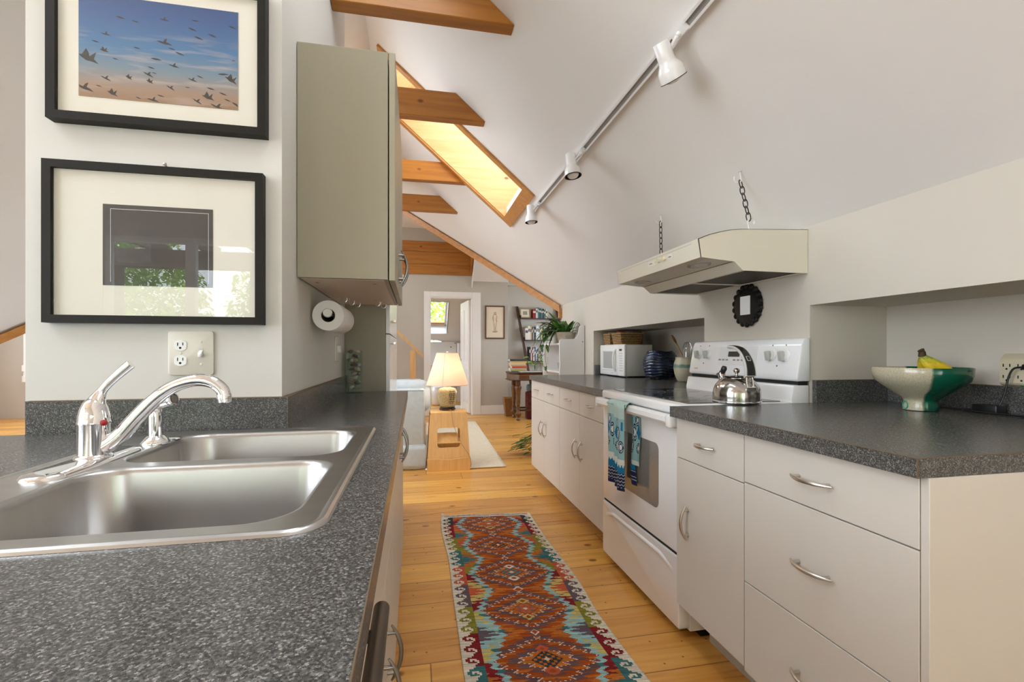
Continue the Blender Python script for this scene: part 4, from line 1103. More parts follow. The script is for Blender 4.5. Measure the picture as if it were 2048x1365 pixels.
# white shelf unit standing past the end of the worktop
HU = thing('white_shelf_unit', 'white painted shelf unit with a scooped side standing past the end of the far worktop', 'shelf unit', (1.46, 4.59, 0))
HYA, HYB, HXF, HXB = 4.29, 4.89, 1.335, 1.585
def side_panel(y0, y1):
    f = [(HXB, 0), (HXF, 0), (HXF, CT+.04), (HXF+.006, CT+.10), (HXF, CT+.16), (HXF, 1.225), (HXF+.006, 1.239), (HXF+.018, 1.244), (1.475, 1.246), (1.500, 1.256), (1.517, 1.285), (1.525, 1.32), (1.533, 1.360), (1.548, 1.376), (HXB, 1.380)]
    return MB().prism(f, 'y', y0, y1, .002, 1)
side_panel(HYA, HYA+.018).build('side_panel', M_white, HU); side_panel(HYB-.018, HYB).build('side_panel', M_white, HU)
MB().box(HXB-.010, HXB, HYA+.018, HYB-.018, .02, 1.30).build('back_panel', M_white, HU, smooth=None)
for z in (.04, .45, CT+.004, 1.190): MB().box(HXF+.012, HXB-.010, HYA+.018, HYB-.018, z, z+.020, .003).build('shelf', M_white, HU)
for z in (1.0, 1.02, 1.04, 1.06): MB().cyl((HXF+.05, HYB-.0185, z), (HXF+.05, HYB-.0195, z), .003, n=8).build('peg_hole', M_dark, HU, smooth=None)
MB().cyl((HXB-.02, HYA+.0002, 1.22), (HXB-.02, HYA-.0006, 1.22), .005, n=10).build('peg_hole', M_dark, HU, smooth=None)
bw2 = tag(MB().lathe([(0, 0), (.030, 0), (.034, .004), (.054, .034), (.062, .074), (.0635, .078), (.061, .077), (.052, .036), (.03, .008), (0, .006)], (1.420, 4.44, CT+.0245), 40, cap0=False, cap1=False).build('celadon_bowl', M_celadon, smooth=50), 'small pale green bowl on a shelf of the white unit', 'bowl')

def leaf_mesh(mb, base, d, up, L, W, droop=.4, n=6):
    base = Vector(base); d = Vector(d).normalized(); up = Vector(up); s = d.cross(up).normalized(); up = s.cross(d)
    o = []; 
    for i in range(n+1):
        t = i/n; w = W*math.sin(PI*min(1, t*.93+.05))**.8*(1 if t < 1 else .05)
        c = base+d*(L*t)+Vector((0, 0, -droop*L*t*t)); o += [(c+s*w*.5+up*.10*W)[:], c[:], (c-s*w*.5+up*.10*W)[:]]
    fs = []
    for i in range(n):
        a = i*3; fs += [(a, a+1, a+4, a+3), (a+1, a+2, a+5, a+4)]
    mb.add(o, fs)
PP = Vector((1.440, 4.425, 1.2105))
pl = thing('trailing_houseplant', 'leafy green trailing houseplant in a weathered stone pot on the white shelf unit', 'plant', PP[:])
MB().lathe([(0, 0), (.070, 0), (.074, .004), (.099, .100), (.101, .104), (.093, .104), (.088, .088), (0, .086)], PP, 44).build('pot', M_stonepot, pl, smooth=40)
MB().lathe([(0, .0865), (.086, .0865), (.086, .092), (0, .094)], PP, 24).build('soil', M_soil, pl)
rr = random.Random(3); lf = MB(); stm = MB()
def strap(mb, base, d, L, W, rise, droop, n=9):
    base = Vector(base); d = Vector((d[0], d[1], 0)).normalized(); s = Vector((-d.y, d.x, 0)); o = []
    for i in range(n+1):
        t = i/n; w = W*(math.sin(PI*min(1, t*.9+.1))**.75 if t < 1 else .03)
        c = base+d*(L*(t-.12*t*t))+Vector((0, 0, rise*t-droop*t*t)); c.x = min(c.x, 1.575)
        o += [(c+s*w*.5+Vector((0, 0, .14*w)))[:], c[:], (c-s*w*.5+Vector((0, 0, .14*w)))[:]]
    fs = []
    for i in range(n):
        a = i*3; fs += [(a, a+1, a+4, a+3), (a+1, a+2, a+5, a+4)]
    mb.add(o, fs)
for k in range(58):
    a = rr.gauss(PI*.84, .72) if k < 44 else rr.uniform(0, 2*PI)
    ca, sa = math.cos(a), math.sin(a); r0 = rr.uniform(.0, .06)
    b = PP+Vector((r0*ca, r0*sa, .094)); far_ = ca < .1
    near_ = sa < -.25
    strap(lf, b, (ca, sa), rr.uniform(.16, .38) if far_ and not near_ else rr.uniform(.10, .16), rr.uniform(.030, .050), rr.uniform(.16, .40) if far_ and not near_ else rr.uniform(.08, .20), rr.uniform(.10, .42) if far_ and not near_ else rr.uniform(.04, .12))
for k in range(3):
    b = PP+Vector((-.07, .03+.06*k, .092)); pts = [b, b+Vector((-.07, .0, .02)), b+Vector((-.11-.012*k, .01, -.08)), b+Vector((-.125-.012*k, .015, -.20)), b+Vector((-.105-.015*k, .02, -.36))]
    path = smoothpath(pts, 8); stm.tube(path, .0020, 5)
    for q in range(6, len(path), 6 if k < 2 else 4):
        a = rr.uniform(0, 2*PI); leaf_mesh(lf, path[q], (math.cos(a)-.4, math.sin(a), -.6), (0, 0, 1), rr.uniform(.04, .085), rr.uniform(.02, .034), .5)
stm.tube(smoothpath([PP+Vector((.05, -.03, .094)), PP+Vector((.085, -.05, .185)), PP+Vector((.115, -.06, .19)), PP+Vector((.130, -.065, .14))], 8), .0028, 6)
stm.build('stems', M_stem, pl, smooth=60); lf.build('leaves', M_leaf, pl, smooth=60)
tag(MB().lathe([(0, 0), (.042, 0), (.046, .004), (.056, .078), (.058, .082), (.053, .082), (.046, .02), (0, .012)], (1.415, 4.62, 1.2105), 32).build('white_planter', M_plastic, smooth=45), 'small white pot half hidden by leaves on the white shelf unit', 'pot')

# ------------------------------------------------------------------ ceiling track and spot heads
TX = .905
tr_ = thing('light_track', 'white lighting track running along the sloped ceiling', 'light track', (TX, 2.1, zr(TX)-.03))
nv = -NX; tv = Vector((1, 0, -SL)).normalized()
def tp(y, s, h): return (Vector((TX, y, zr(TX)))+nv*h+tv*s)[:]
TY0, TY1 = -.6, 3.66
for s0, s1, h0, h1, nm, mm in ((-.018, .018, .0005, .006, 'track_back', M_white), (-.018, -.009, .006, .020, 'track_wall', M_white), (.009, .018, .006, .020, 'track_wall', M_white), (-.009, .009, .006, .010, 'conductor_channel', mat('track_grey', rgb(150, 148, 146), .4))):
    MB().slab([tp(TY0, s0, h0), tp(TY0, s1, h0), tp(TY1, s1, h0), tp(TY1, s0, h0)], nv*(h1-h0)).build(nm, mm, tr_, smooth=None)
MB().slab([tp(TY1, -.018, .001), tp(TY1, .018, .001), tp(TY1+.012, .018, .001), tp(TY1+.012, -.018, .001)], nv*.019).build('end_cap', M_white, tr_, smooth=None)
def spot(label, y, d, off):
    d = Vector(d).normalized(); base = Vector(tp(y, 0, .018))
    t = thing('spot_lamp', label, 'spotlight', base[:], 'white spotlights on the ceiling track')
    mb = MB(); mb.slab([tp(y-.035, -.013, .012), tp(y-.035, .013, .012), tp(y+.035, .013, .012), tp(y+.035, -.013, .012)], nv*.018)
    mb.cyl(base+Vector((0, 0, 0)), base+nv*.026, .011, .009, 14); mb.build('adapter', M_enamel, t)
    c = base+Vector(off); 
    mb = MB(); mb.tube(smoothpath([base+nv*.022, (base+nv*.05+c)*.5, c], 5), .006, 10); mb.build('stem_arm', M_enamel, t)
    b = c-d*.055
    mb = MB(); mb.lathe([(0, 0), (.026, 0), (.0285, .003), (.0285, .060), (.031, .070), (.040, .084), (.0445, .094), (.046, .118), (.046, .128), (.0435, .128), (.043, .100), (.03, .085), (0, .083)], b, 36, d); hd_ = mb.build('lamp_head', M_enamel, t, smooth=40)
    mb = MB(); mb.lathe([(.0465, .126), (.0470, .1285), (.0425, .1290), (.0425, .102), (.0430, .100)], b, 36, d, cap0=False, cap1=False); mb.build('inner_baffle', M_shadeblk, hd_, smooth=40)
    mb = MB(); mb.lathe([(.014, .084), (.020, .100), (.031, .114), (.032, .124), (.024, .134), (.010, .139), (0, .140)], b, 28, d, cap0=False); mb.build('bulb', M_bulb, hd_, smooth=60)
spot('white spotlight nearest the camera, largest of the three on the track, aimed right', 1.475, (.56, .27, -.78), (-.035, .035, -.075))
spot('white spotlight in the middle of the ceiling track', 2.46, (.10, -.12, -1), (-.050, .03, -.060))
spot('farthest and smallest looking white spotlight, by the lower corner of the skylight', 3.40, (.06, -.05, -1), (-.050, .03, -.060))
# ------------------------------------------------------------------ left worktop with sink cut-out
SXA, SXB, SYA, SYB = -.660, -.103, .567, 1.350          # sink rim
hx0, hx1, hy0, hy1 = SXA+.012, SXB-.012, SYA+.012, SYB-.012
mb = MB()
for p in ([(-1.95, -.9), (-.04, -.9), (-.04, hy0), (-1.95, hy0)], [(-1.95, hy0), (hx0, hy0), (hx0, hy1), (-1.95, hy1)], [(hx1, hy0), (-.04, hy0), (-.04, hy1), (hx1, hy1)],
          [(-1.95, hy1), (-.04, hy1), (-.04, 1.398), (-1.95, 1.398)], [(-.358, 1.398), (-.04, 1.398), (-.04, 2.585), (-.358, 2.585)]):
    mb.prism(p, 'z', CT-.0385, CT)
lt = tag(mb.build('countertop', M_lam, smooth=None), 'grey speckled laminate worktop holding the double sink', 'countertop')
mb = MB(); mb.box(-.942, -.340, 1.380, 1.399, CT, .997); mb.box(-.3585, -.340, 1.399, 2.585, CT, .997); mb.build('backsplash', M_lam, lt, smooth=None)
mb = MB(); mb.box(-.943, -.3395, 1.3795, 1.3995, .997, .9985); mb.box(-.3590, -.3395, 1.3995, 2.585, .997, .9985); mb.box(-.3402, -.3392, 1.3792, 1.3805, CT, .9985); mb.box(-.0405, -.0392, -.9, 2.585, CT-.0008, CT+.0006)
mb.build('edge_seam', M_seam, lt, smooth=None)

# ------------------------------------------------------------------ stainless double sink
sk_ = thing('kitchen_sink', 'stainless steel double bowl sink set into the grey worktop', 'sink', ((SXA+SXB)/2, (SYA+SYB)/2, CT))
B1 = (-.545, -.150, .990, 1.298); B2 = (-.545, -.150, .612, .944)
def ringrect(b, ins, r, z, n=8): return [(x, y, z) for x, y in rrect(b[0]+ins, b[1]-ins, b[2]+ins, b[3]-ins, max(.004, r-ins*.3), n)]
deck = .9175
bm = bmesh.new()
def loop(pts):
    vs = [bm.verts.new(p) for p in pts]; return [bm.edges.new((vs[i], vs[(i+1) % len(vs)])) for i in range(len(vs))]
O_ = (SXA, SXB, SYA, SYB)
es = loop(ringrect(O_, .014, .040, deck))+loop(ringrect(B1, -.006, .062, deck))+loop(ringrect(B2, -.006, .062, deck))
bmesh.ops.triangle_fill(bm, use_beauty=True, use_dissolve=False, edges=es)
mb = MB().from_bm(bm)
mb.ringed([ringrect(O_, .0, .045, CT+.0003), ringrect(O_, .002, .045, CT+.0035), ringrect(O_, .006, .044, CT+.0055), ringrect(O_, .010, .042, CT+.0050), ringrect(O_, .014, .040, deck)], False, False)
mb.build('sink_deck', M_steel, sk_, smooth=30)
for b in (B1, B2):
    m_ = MB()
    rings = [ringrect(b, -.006, .062, deck), ringrect(b, -.002, .062, deck-.001), ringrect(b, .001, .062, deck-.005), ringrect(b, .003, .062, deck-.012), ringrect(b, .012, .066, deck-.135)]
    for k in range(1, 7):
        a = PI/2*k/6; rings.append(ringrect(b, .012+.035*(1-math.cos(a)), .07, deck-.135-.04*math.sin(a)))
    rings.append(ringrect(b, .11, .05, deck-.178)); m_.ringed(rings, False, True)
    bo = m_.build('sink_bowl', M_steel, sk_, smooth=40)
    cx, cy = (b[0]+b[1])/2, (b[2]+b[3])/2
    MB().lathe([(.050, .0), (.050, .003), (.040, .004), (.036, .0005), (0, .0005)], (cx, cy, deck-.1778), 32).build('drain_strainer', M_chrome, bo)
MB().lathe([(.020, 0), (.020, .002), (.015, .004), (0, .0045)], (-.560, 1.245, deck), 28).build('hole_cap', M_chrome, sk_)

# ------------------------------------------------------------------ faucet and side sprayer
fc = thing('kitchen_faucet', 'chrome single lever kitchen faucet with arched spout over the sink', 'faucet', (-.585, 1.02, deck))
FX, FY = -.585, 1.015
mb = MB(); rings = []
for ins, z in ((0, deck), (.001, deck+.004), (.006, deck+.008), (.014, deck+.0095)):
    rings.append([(x, y, z) for x, y in rrect(FX-.034+ins, FX+.034-ins, .865+ins, 1.130-ins, .0335-ins, 10)])
mb.ringed(rings, False, True); mb.build('base_plate', M_chrome, fc, smooth=50)
mb = MB(); mb.lathe([(.030, 0), (.0295, .006), (.0245, .010), (.0242, .064), (.0250, .066), (.0250, .069), (.0242, .071), (.0235, .082), (.0205, .095), (.016, .106), (.010, .113), (0, .115)], (FX, FY, deck+.004), 40, cap0=False); mb.build('faucet_body', M_chrome, fc, smooth=50)
mb = MB(); lp = smoothpath([(FX+.002, FY, 1.000), (FX+.004, FY, 1.028), (FX+.016, FY, 1.052), (FX+.036, FY, 1.075), (FX+.060, FY, 1.098)], 7)
nl_ = len(lp); mb.tube(lp, [.019-.013*min(1, i/(nl_*.45))+.0030*max(0, (i/nl_-.55)) for i in range(nl_)], 16, flat=(1.25, 1, (0, 1, 0))); lv = mb.build('lever', M_chrome, fc, smooth=60)
mb = MB(); mb.sphere((FX+.0225, FY-.012, .990), .0058, 8); mb.build('hot_cold_dot', mat('red_dot', rgb(190, 30, 40), .3), fc)
mb = MB(); spp = smoothpath([(FX+.010, FY, .940), (FX+.040, FY, .962), (FX+.070, FY, .997), (FX+.103, FY, 1.033), (FX+.135, FY, 1.056), (FX+.170, FY, 1.0665), (FX+.198, FY, 1.062), (FX+.215, FY, 1.048), (FX+.220, FY, 1.036)], 7)
ns_ = len(spp); mb.tube(spp, [.0155-.0035*min(1, i/(ns_*.5)) for i in range(ns_)], 20); mb.build('spout', M_chrome, fc, smooth=60)
mb = MB(); mb.lathe([(.0128, .014), (.0132, .012), (.0132, .006), (.0118, .005), (.0118, -.001), (.010, -.003), (0, -.003)], (FX+.2205, FY, 1.024), 28, (-.1, 0, 1)); mb.build('aerator', M_chrome, fc)
sy = thing('side_sprayer', 'chrome side sprayer standing behind the faucet on the sink deck', 'sprayer', (-.567, 1.19, deck))
PX, PY = -.567, 1.19
mb = MB(); mb.lathe([(.028, 0), (.028, .003), (.021, .012), (.017, .016), (.016, .017)], (PX, PY, deck), 32); mb.build('base', M_chrome, sy, smooth=50)
mb = MB(); mb.lathe([(.0135, .012), (.0135, .060), (.0125, .072), (.010, .080)], (PX, PY, deck), 28); mb.build('wand', M_chrome, sy, smooth=50)
mb = MB(); mb.tube(smoothpath([(PX-.012, PY, .985), (PX-.004, PY, .998), (PX+.012, PY, 1.008), (PX+.032, PY-.004, 1.014)], 5), [.009]*3+[.012]*4+[.0135]*9, 18); mb.lathe([(.0135, 0), (.0150, .003), (.0150, .010), (.0115, .012), (.010, .008), (0, .008)], (PX+.030, PY-.004, 1.0135), 24, (.92, -.32, .22)); mb.build('spray_head', M_chrome, sy, smooth=50)
mb = MB(); mb.cyl((PX+.0385, PY-.0067, 1.0155), (PX+.0400, PY-.0072, 1.0159), .0085, n=16); mb.build('spray_face', M_pewter, sy)

# ------------------------------------------------------------------ left base units and dishwasher
LX = -.065
def left_unit(label, y0, y1, doors, zsplit=None):
    root = thing('base_cabinet', label, 'cabinet', (LX-.3, (y0+y1)/2, 0))
    MB().box(LX-.0205, -.352 if y0 > 1.39 else -.64, y0+.001, y1-.001, .11, CT-.0395 if y0 > 1.39 else .71).build('carcass', M_cab, root, smooth=None)
    MB().box(LX-.075, -.352 if y0 > 1.39 else -.64, y0+.001, y1-.001, 0, .11).build('toe_kick', M_toe, root, smooth=None)
    zt = .868
    if zsplit:
        frontpanel('false_front', LX, y0, y1, zsplit, zt, root, 1); zt = zsplit
    for ya, yb, hy, hz in doors:
        d = frontpanel('door', LX, ya, yb, .115, zt, root, 1); pull(d, (LX, hy, hz), (0, 0, 1), (1, 0, 0), L=.130, m=M_pewter)
    return root
left_unit('two door base cabinet under the far end of the left worktop, by the paper towel', 1.402, 2.58, [(1.402, 2.026, 1.985, .735), (2.026, 2.58, 2.068, .735)])
left_unit('two door base cabinet below the sink', .565, 1.397, [(.565, 1.085, 1.025, .41), (1.085, 1.397, 1.150, .41)], .62)
dwm = thing('dishwasher', 'dark dishwasher with a long bronze bar handle under the near left worktop', 'dishwasher', (-.35, .36, 0))
MB().box(-.62, LX-.006, -.04, .560, .10, .872).build('tub', M_black, dwm, smooth=None)
MB().box(LX-.006, LX+.004, -.04, .560, .11, .80, .003).build('door', mat('dark_bronze_door', (.03, .025, .02), .35, .5), dwm)
MB().box(LX-.006, LX+.006, -.04, .560, .803, .871, .003).build('control_fascia', M_cab, dwm)
mb = MB(); mb.cyl((-.036, .085, .842), (-.036, .530, .842), .0085, n=20)
for y in (.13, .48): mb.cyl((LX, y, .842), (-.036, y, .842), .006, n=12)
mb.build('bar_handle', M_bronze, dwm)
MB().box(-.62, LX-.07, -.03, .555, 0, .10).build('toe_kick', M_black, dwm, smooth=None)

# ------------------------------------------------------------------ framed pictures on the partition
PY0 = 1.40
def frame(parent, x0, x1, z0, z1, w, depth, m):
    mb = MB(); y0, y1 = PY0-depth, PY0-.0005
    mb.prism([(x0, z0), (x1, z0), (x1-w, z0+w), (x0+w, z0+w)], 'y', y0, y1); mb.prism([(x1, z0), (x1, z1), (x1-w, z1-w), (x1-w, z0+w)], 'y', y0, y1)
    mb.prism([(x1, z1), (x0, z1), (x0+w, z1-w), (x1-w, z1-w)], 'y', y0, y1); mb.prism([(x0, z1), (x0, z0), (x0+w, z0+w), (x0+w, z1-w)], 'y', y0, y1)
    return mb.build('frame', m, parent, smooth=None)
# upper: photograph of a flock of birds at sunset
pa = thing('framed_photograph', 'black framed photograph of dark birds flying across a blue and orange sunset sky', 'picture', (-.643, 1.385, 1.70))
frame(pa, -.893, -.393, 1.700, 2.085, .020, .032, M_frame)
MB().box(-.875, -.411, PY0-.020, PY0-.012, 1.718, 2.067).build('mat_board', M_matboard, pa, smooth=None)
def sky_photo():
    m, nt, b = new_mat('sunset_sky_print'); tc = node(nt, 'ShaderNodeTexCoord'); sx = node(nt, 'ShaderNodeSeparateXYZ'); link(nt, tc, 'Generated', sx, 'Vector')
    r = ramp(nt, [(0., rgb(150, 116, 88)), (.12, rgb(160, 132, 112)), (.30, rgb(116, 136, 150)), (.52, rgb(56, 116, 164)), (.85, rgb(28, 82, 142)), (1, rgb(22, 70, 128))]); link(nt, sx, 'Z', r, 'Fac')
    mp = node(nt, 'ShaderNodeMapping'); mp.inputs['Scale'].default_value = (1.6, 1, 9); mp.inputs['Rotation'].default_value = (0, .10, 0); link(nt, tc, 'Generated', mp, 'Vector')
    n = node(nt, 'ShaderNodeTexNoise'); n.inputs['Scale'].default_value = 1.5; n.inputs['Detail'].default_value = 5; n.inputs['Distortion'].default_value = .5; link(nt, mp, 'Vector', n, 'Vector')
    cr = ramp(nt, [(.50, (0, 0, 0)), (.72, (1, 1, 1))]); link(nt, n, 'Fac', cr, 'Fac')
    fz = ramp(nt, [(.0, (.4,)*3), (.35, (.75,)*3), (.62, (.5,)*3), (.72, (0,)*3)]); link(nt, sx, 'Z', fz, 'Fac')
    ml = node(nt, 'ShaderNodeMath', operation='MULTIPLY'); link(nt, cr, 'Color', ml, 0); link(nt, fz, 'Color', ml, 1)
    mx = node(nt, 'ShaderNodeMix', data_type='RGBA'); link(nt, ml, 'Value', mx, 'Factor'); link(nt, r, 'Color', mx, 6); mx.inputs[7].default_value = (*rgb(190, 172, 164), 1)
    link(nt, mx, 2, b, 'Base Color'); b.inputs['Roughness'].default_value = .5
    return m
ph = MB().box(-.828, -.463, PY0-.0215, PY0-.0205, 1.765, 2.025).build('photo_print', sky_photo(), pa, smooth=None)
rb = random.Random(11); bd = MB()
def bird(u, v, s, rot, fl):
    shapes = [[(-1, .05), (-.55, .16), (-.1, .12), (.05, .55), (.3, .75), (.28, .2), (.75, .1), (1.2, -.12), (.6, -.12), (.2, -.16), (-.4, -.1)],
              [(-1, 0), (-.6, .15), (0, .2), (.5, .16), (1.2, -.05), (.5, -.14), (0, -.2), (-.5, -.12)],
              [(-.9, .1), (-.5, .2), (-.3, .9), (.05, .5), (.15, .2), (.6, .8), (.55, .1), (1.1, -.25), (.5, -.2), (.0, -.25), (-.5, -.05)]]
    sh = shapes[fl]; c_, s_ = math.cos(rot), math.sin(rot)
    x0_, z0_ = -.828+.365*u, 1.765+.26*v
    s *= 1.35
    P = [(x0_+s*(a*c_-b*s_), z0_+s*(a*s_+b*c_)) for a, b in sh]
    P = [(min(-.4635, max(-.8275, a)), min(2.0245, max(1.7655, b))) for a, b in P]
    bd.slab([(a, PY0-.0216, b) for a, b in P], (0, -.0003, 0))
for (u, v, s, rot, fl) in ((.05, .37, .019, -.25, 2), (.52, .60, .013, -.15, 0), (.95, .30, .013, -.4, 2), (.80, .10, .012, -.2, 2), (.03, .08, .015, -.3, 0), (.86, .01, .013, -.4, 0), (.20, .05, .010, -.3, 2), (.45, .02, .010, -.2, 0),
        (.47, .43, .009, -.1, 1), (.58, .38, .009, -.2, 0), (.42, .27, .009, -.4, 0), (.43, .20, .007, -.3, 2), (.56, .16, .008, -.5, 0), (.70, .26, .008, -.3, 0), (.82, .19, .007, -.2, 1), (.90, .15, .007, -.3, 1), (.16, .62, .008, -.1, 0), (.10, .54, .006, -.2, 1), (.15, .46, .008, -.1, 2),
        (.22, .39, .005, -.2, 1), (.35, .52, .006, -.2, 1), (.62, .51, .008, -.3, 1), (.57, .55, .006, -.2, 1), (.52, .83, .008, -.1, 0), (.25, .80, .008, -.2, 1), (.34, .78, .006, -.2, 1), (.70, .77, .008, -.3, 1), (.74, .69, .008, -.3, 1), (.83, .73, .008, -.3, 1), (.72, .86, .006, 0, 1), (.96, .84, .007, -.3, 1),
        (.75, .30, .006, -.3, 1), (.44, .34, .006, -.2, 1), (.46, .29, .004, -.2, 1), (.30, .22, .007, -.4, 2), (.16, .19, .009, -.4, 0), (.12, .11, .005, -.2, 1), (.36, .03, .005, -.3, 1), (.50, .07, .006, -.2, 1), (.73, .05, .009, -.5, 0), (.93, .09, .006, -.3, 1), (.90, .35, .009, .1, 1), (.99, .05, .010, -.5, 1), (.97, .50, .004, 0, 1), (.67, .18, .004, 0, 1)):
    bird(u, v, s, rot, fl)
bd.build('bird_silhouettes', mat('bird_black', (.012, .011, .012), .6), ph, smooth=None)
MB().box(-.874, -.412, PY0-.0265, PY0-.0250, 1.719, 2.066).build('glass', M_pglass, pa, smooth=None)
# lower: dark print with a wide mat behind glass
pb2 = thing('framed_print', 'black framed dark print in a wide cream mat whose glass reflects green trees', 'picture', (-.652, 1.385, 1.194))
frame(pb2, -.905, -.401, 1.194, 1.600, .0195, .026, M_frame)
MB().box(-.887, -.419, PY0-.014, PY0-.008, 1.212, 1.582).build('mat_board', M_matboard, pb2, smooth=None)
pp_ = MB().box(-.779, -.526, PY0-.0150, PY0-.0142, 1.291, 1.498).build('dark_print', mat('dark_print_ink', (.018, .014, .011), .6, var=.5, vscale=9), pb2, smooth=None)
mb = MB()
for x0, x1, z0, z1 in ((-.762, -.536, 1.4860, 1.4870), (-.762, -.7612, 1.300, 1.487), (-.5368, -.536, 1.300, 1.487)): mb.box(x0, x1, PY0-.0153, PY0-.0148, z0, z1)
mb.build('inner_line', M_white, pp_, smooth=None)
MB().box(-.886, -.420, PY0-.0215, PY0-.0200, 1.213, 1.581).build('glass', M_pglass, pb2, smooth=None)
tag(MB().cyl((-.640, PY0+.004, 1.606), (-.640, PY0-.012, 1.610), .0018, n=8).lathe([(0, 0), (.0045, 0), (.005, .002), (0, .003)], (-.640, PY0-.012, 1.610), 12, (0, -1, .2)).build('picture_nail', M_pewter), 'small nail in the wall just above the lower black picture frame', 'nail')

def outlet_plate(label, cx, cz, w, h, side):
    """side 'y': on the partition front"""
    t = thing('switch_plate', label, 'switch plate', (cx, PY0, cz-h/2))
    MB().prism(rrect(cx-w/2, cx+w/2, cz-h/2, cz+h/2, .007), 'y', PY0-.006, PY0-.0005, .0015, 2).build('cover_plate', M_almond, t)
    ox = cx-.0245
    for dz in (.020, -.020):
        sc_ = MB(); P = []
        for k in range(40):
            a = 2*PI*k/40; P.append((ox+max(-.0145, min(.0145, .0172*math.cos(a))), cz+dz+.0142*math.sin(a)))
        sc_.prism(P, 'y', PY0-.0075, PY0-.005); so2 = sc_.build('outlet', M_plastic, t, smooth=None)
        sl_ = MB(); sl_.box(ox-.0072, ox-.0052, PY0-.0079, PY0-.007, cz+dz-.001, cz+dz+.0075); sl_.box(ox+.0052, ox+.0072, PY0-.0079, PY0-.007, cz+dz, cz+dz+.0075); sl_.cyl((ox, PY0-.0079, cz+dz-.0065), (ox, PY0-.007, cz+dz-.0065), .003, n=12); sl_.build('slots', M_dark, so2, smooth=None)
    sx_ = cx+.0245; fr_ = MB(); fr_.box(sx_-.0055, sx_+.0055, PY0-.0068, PY0-.005, cz-.0125, cz+.0125); fr_.build('toggle_slot', M_greyp, t, smooth=None)
    tg = MB(); tg.prism([(PY0-.006, cz-.006), (PY0-.018, cz-.011), (PY0-.018, cz-.002), (PY0-.006, cz+.008)], 'x', sx_-.0042, sx_+.0042, .001); tg.build('toggle', M_plastic, t)
    scw = MB()
    for xx, zz in ((ox, cz), (sx_, cz+.030), (sx_, cz-.030)): scw.lathe([(.0032, 0), (.003, .0012), (0, .0016)], (xx, PY0-.006, zz), 12, (0, -1, 0))
    scw.build('screws', M_almond, t)
outlet_plate('almond double plate with two outlets and a toggle switch below the framed print', -.582, 1.118, .108, .117, 'y')
t = thing('wall_switch', 'almond dimmer switch plate on the side wall under the paper towel roll', 'switch plate', (-.36, 2.30, 1.08))
MB().box(-.360, -.354, 2.262, 2.338, 1.078, 1.193, .002).build('cover_plate', M_almond, t); MB().box(-.354, -.338, 2.288, 2.312, 1.118, 1.150, .002).build('dimmer_knob', M_plastic, t)

# ------------------------------------------------------------------ upper cabinet with cup hooks
uc = thing('wall_cabinet', 'tall sage grey wall cabinet above the left worktop', 'cabinet', (-.22, 1.98, 1.352))
UY0, UY1, UZ0, UZ1 = 1.560, 2.400, 1.352, 2.080
MB().box(-.358, -.0865, UY0, UY1, UZ0, UZ1, .001).build('carcass', M_sage, uc)
MB().box(-.350, -.100, UY0+.018, UY1-.018, UZ0-.0012, UZ0).build('bottom_panel', mat('pale_underside', rgb(226, 208, 190), .5), uc, smooth=None)
for ya, yb, hy in ((UY0, 1.935, 1.890), (1.935, UY1, 1.980)):
    d = frontpanel('door', -.064, ya, yb, UZ0-.004, UZ1+.003, uc, 1, m=M_sageedge); pull(d, (-.064, hy, 1.452), (0, 0, 1), (1, 0, 0), L=.128, m=M_pewter)
for x, y in ((-.295, 2.02), (-.28, 2.13), (-.265, 2.215), (-.174, 2.15), (-.155, 2.25), (-.318, 1.66), (-.135, 1.66)):
    mb = MB()
    if y < 1.9: mb.lathe([(.006, 0), (.006, -.002), (0, -.0025)], (x, y, UZ0), 14); mb.build('screw_cap', M_pewter, uc); continue
    mb.lathe([(.0055, 0), (.0055, -.0015), (.002, -.002), (.0018, -.006)], (x, y, UZ0), 12)
    pts = [(x, y, UZ0-.004), (x, y, UZ0-.012)]+[(x+.011-.011*math.cos(a), y, UZ0-.016-.013*math.sin(a)) for a in [PI*k/10*1.15 for k in range(11)]]
    mb.tube(pts, .0016, 7); mb.build('cup_hook', M_nickel, uc)

# ------------------------------------------------------------------ paper towel
TC = (-.300, 1.249)
ho = thing('paper_towel_holder', 'white wall mounted rod holder carrying the paper towel roll', 'holder', (-.34, 1.89, 1.235))
mb = MB(); mb.cyl((TC[0], 1.735, TC[1]+.008), (TC[0], 2.062, TC[1]+.008), .0075, n=16); mb.lathe([(0, -.004), (.013, -.004), (.0155, 0), (.0155, .010), (.012, .013), (0, .013)], (TC[0], 1.735, TC[1]+.008), 24, (0, 1, 0)); mb.build('rod', M_plastic, ho)
MB().box(-.3595, TC[0]+.018, 2.048, 2.058, TC[1]-.022, TC[1]+.045, .003).build('bracket', M_plastic, ho)
MB().box(-.3598, -.3520, 2.04, 2.070, TC[1]-.035, TC[1]+.065, .002).build('wall_plate', M_plastic, ho)
pr_ = thing('paper_towel_roll', 'white roll of paper towel on the wall below the sage cabinet', 'paper towel', (TC[0], 1.75, TC[1]-.053))
mb = MB(); mb.lathe([(.0235, 0), (.0525, 0), (.0535, .002), (.0535, .276), (.0525, .278), (.0235, .278)], (TC[0], 1.752, TC[1]), 56, (0, 1, 0), cap0=False, cap1=False); mb.build('paper', M_paper, pr_, smooth=40)
mb = MB(); mb.lathe([(.0235, .0005), (.0235, .2775), (.0215, .2775), (.0215, .0005), (.0235, .0005)], (TC[0], 1.752, TC[1]), 40, (0, 1, 0), cap0=False, cap1=False); mb.build('core', M_card, pr_, smooth=40)

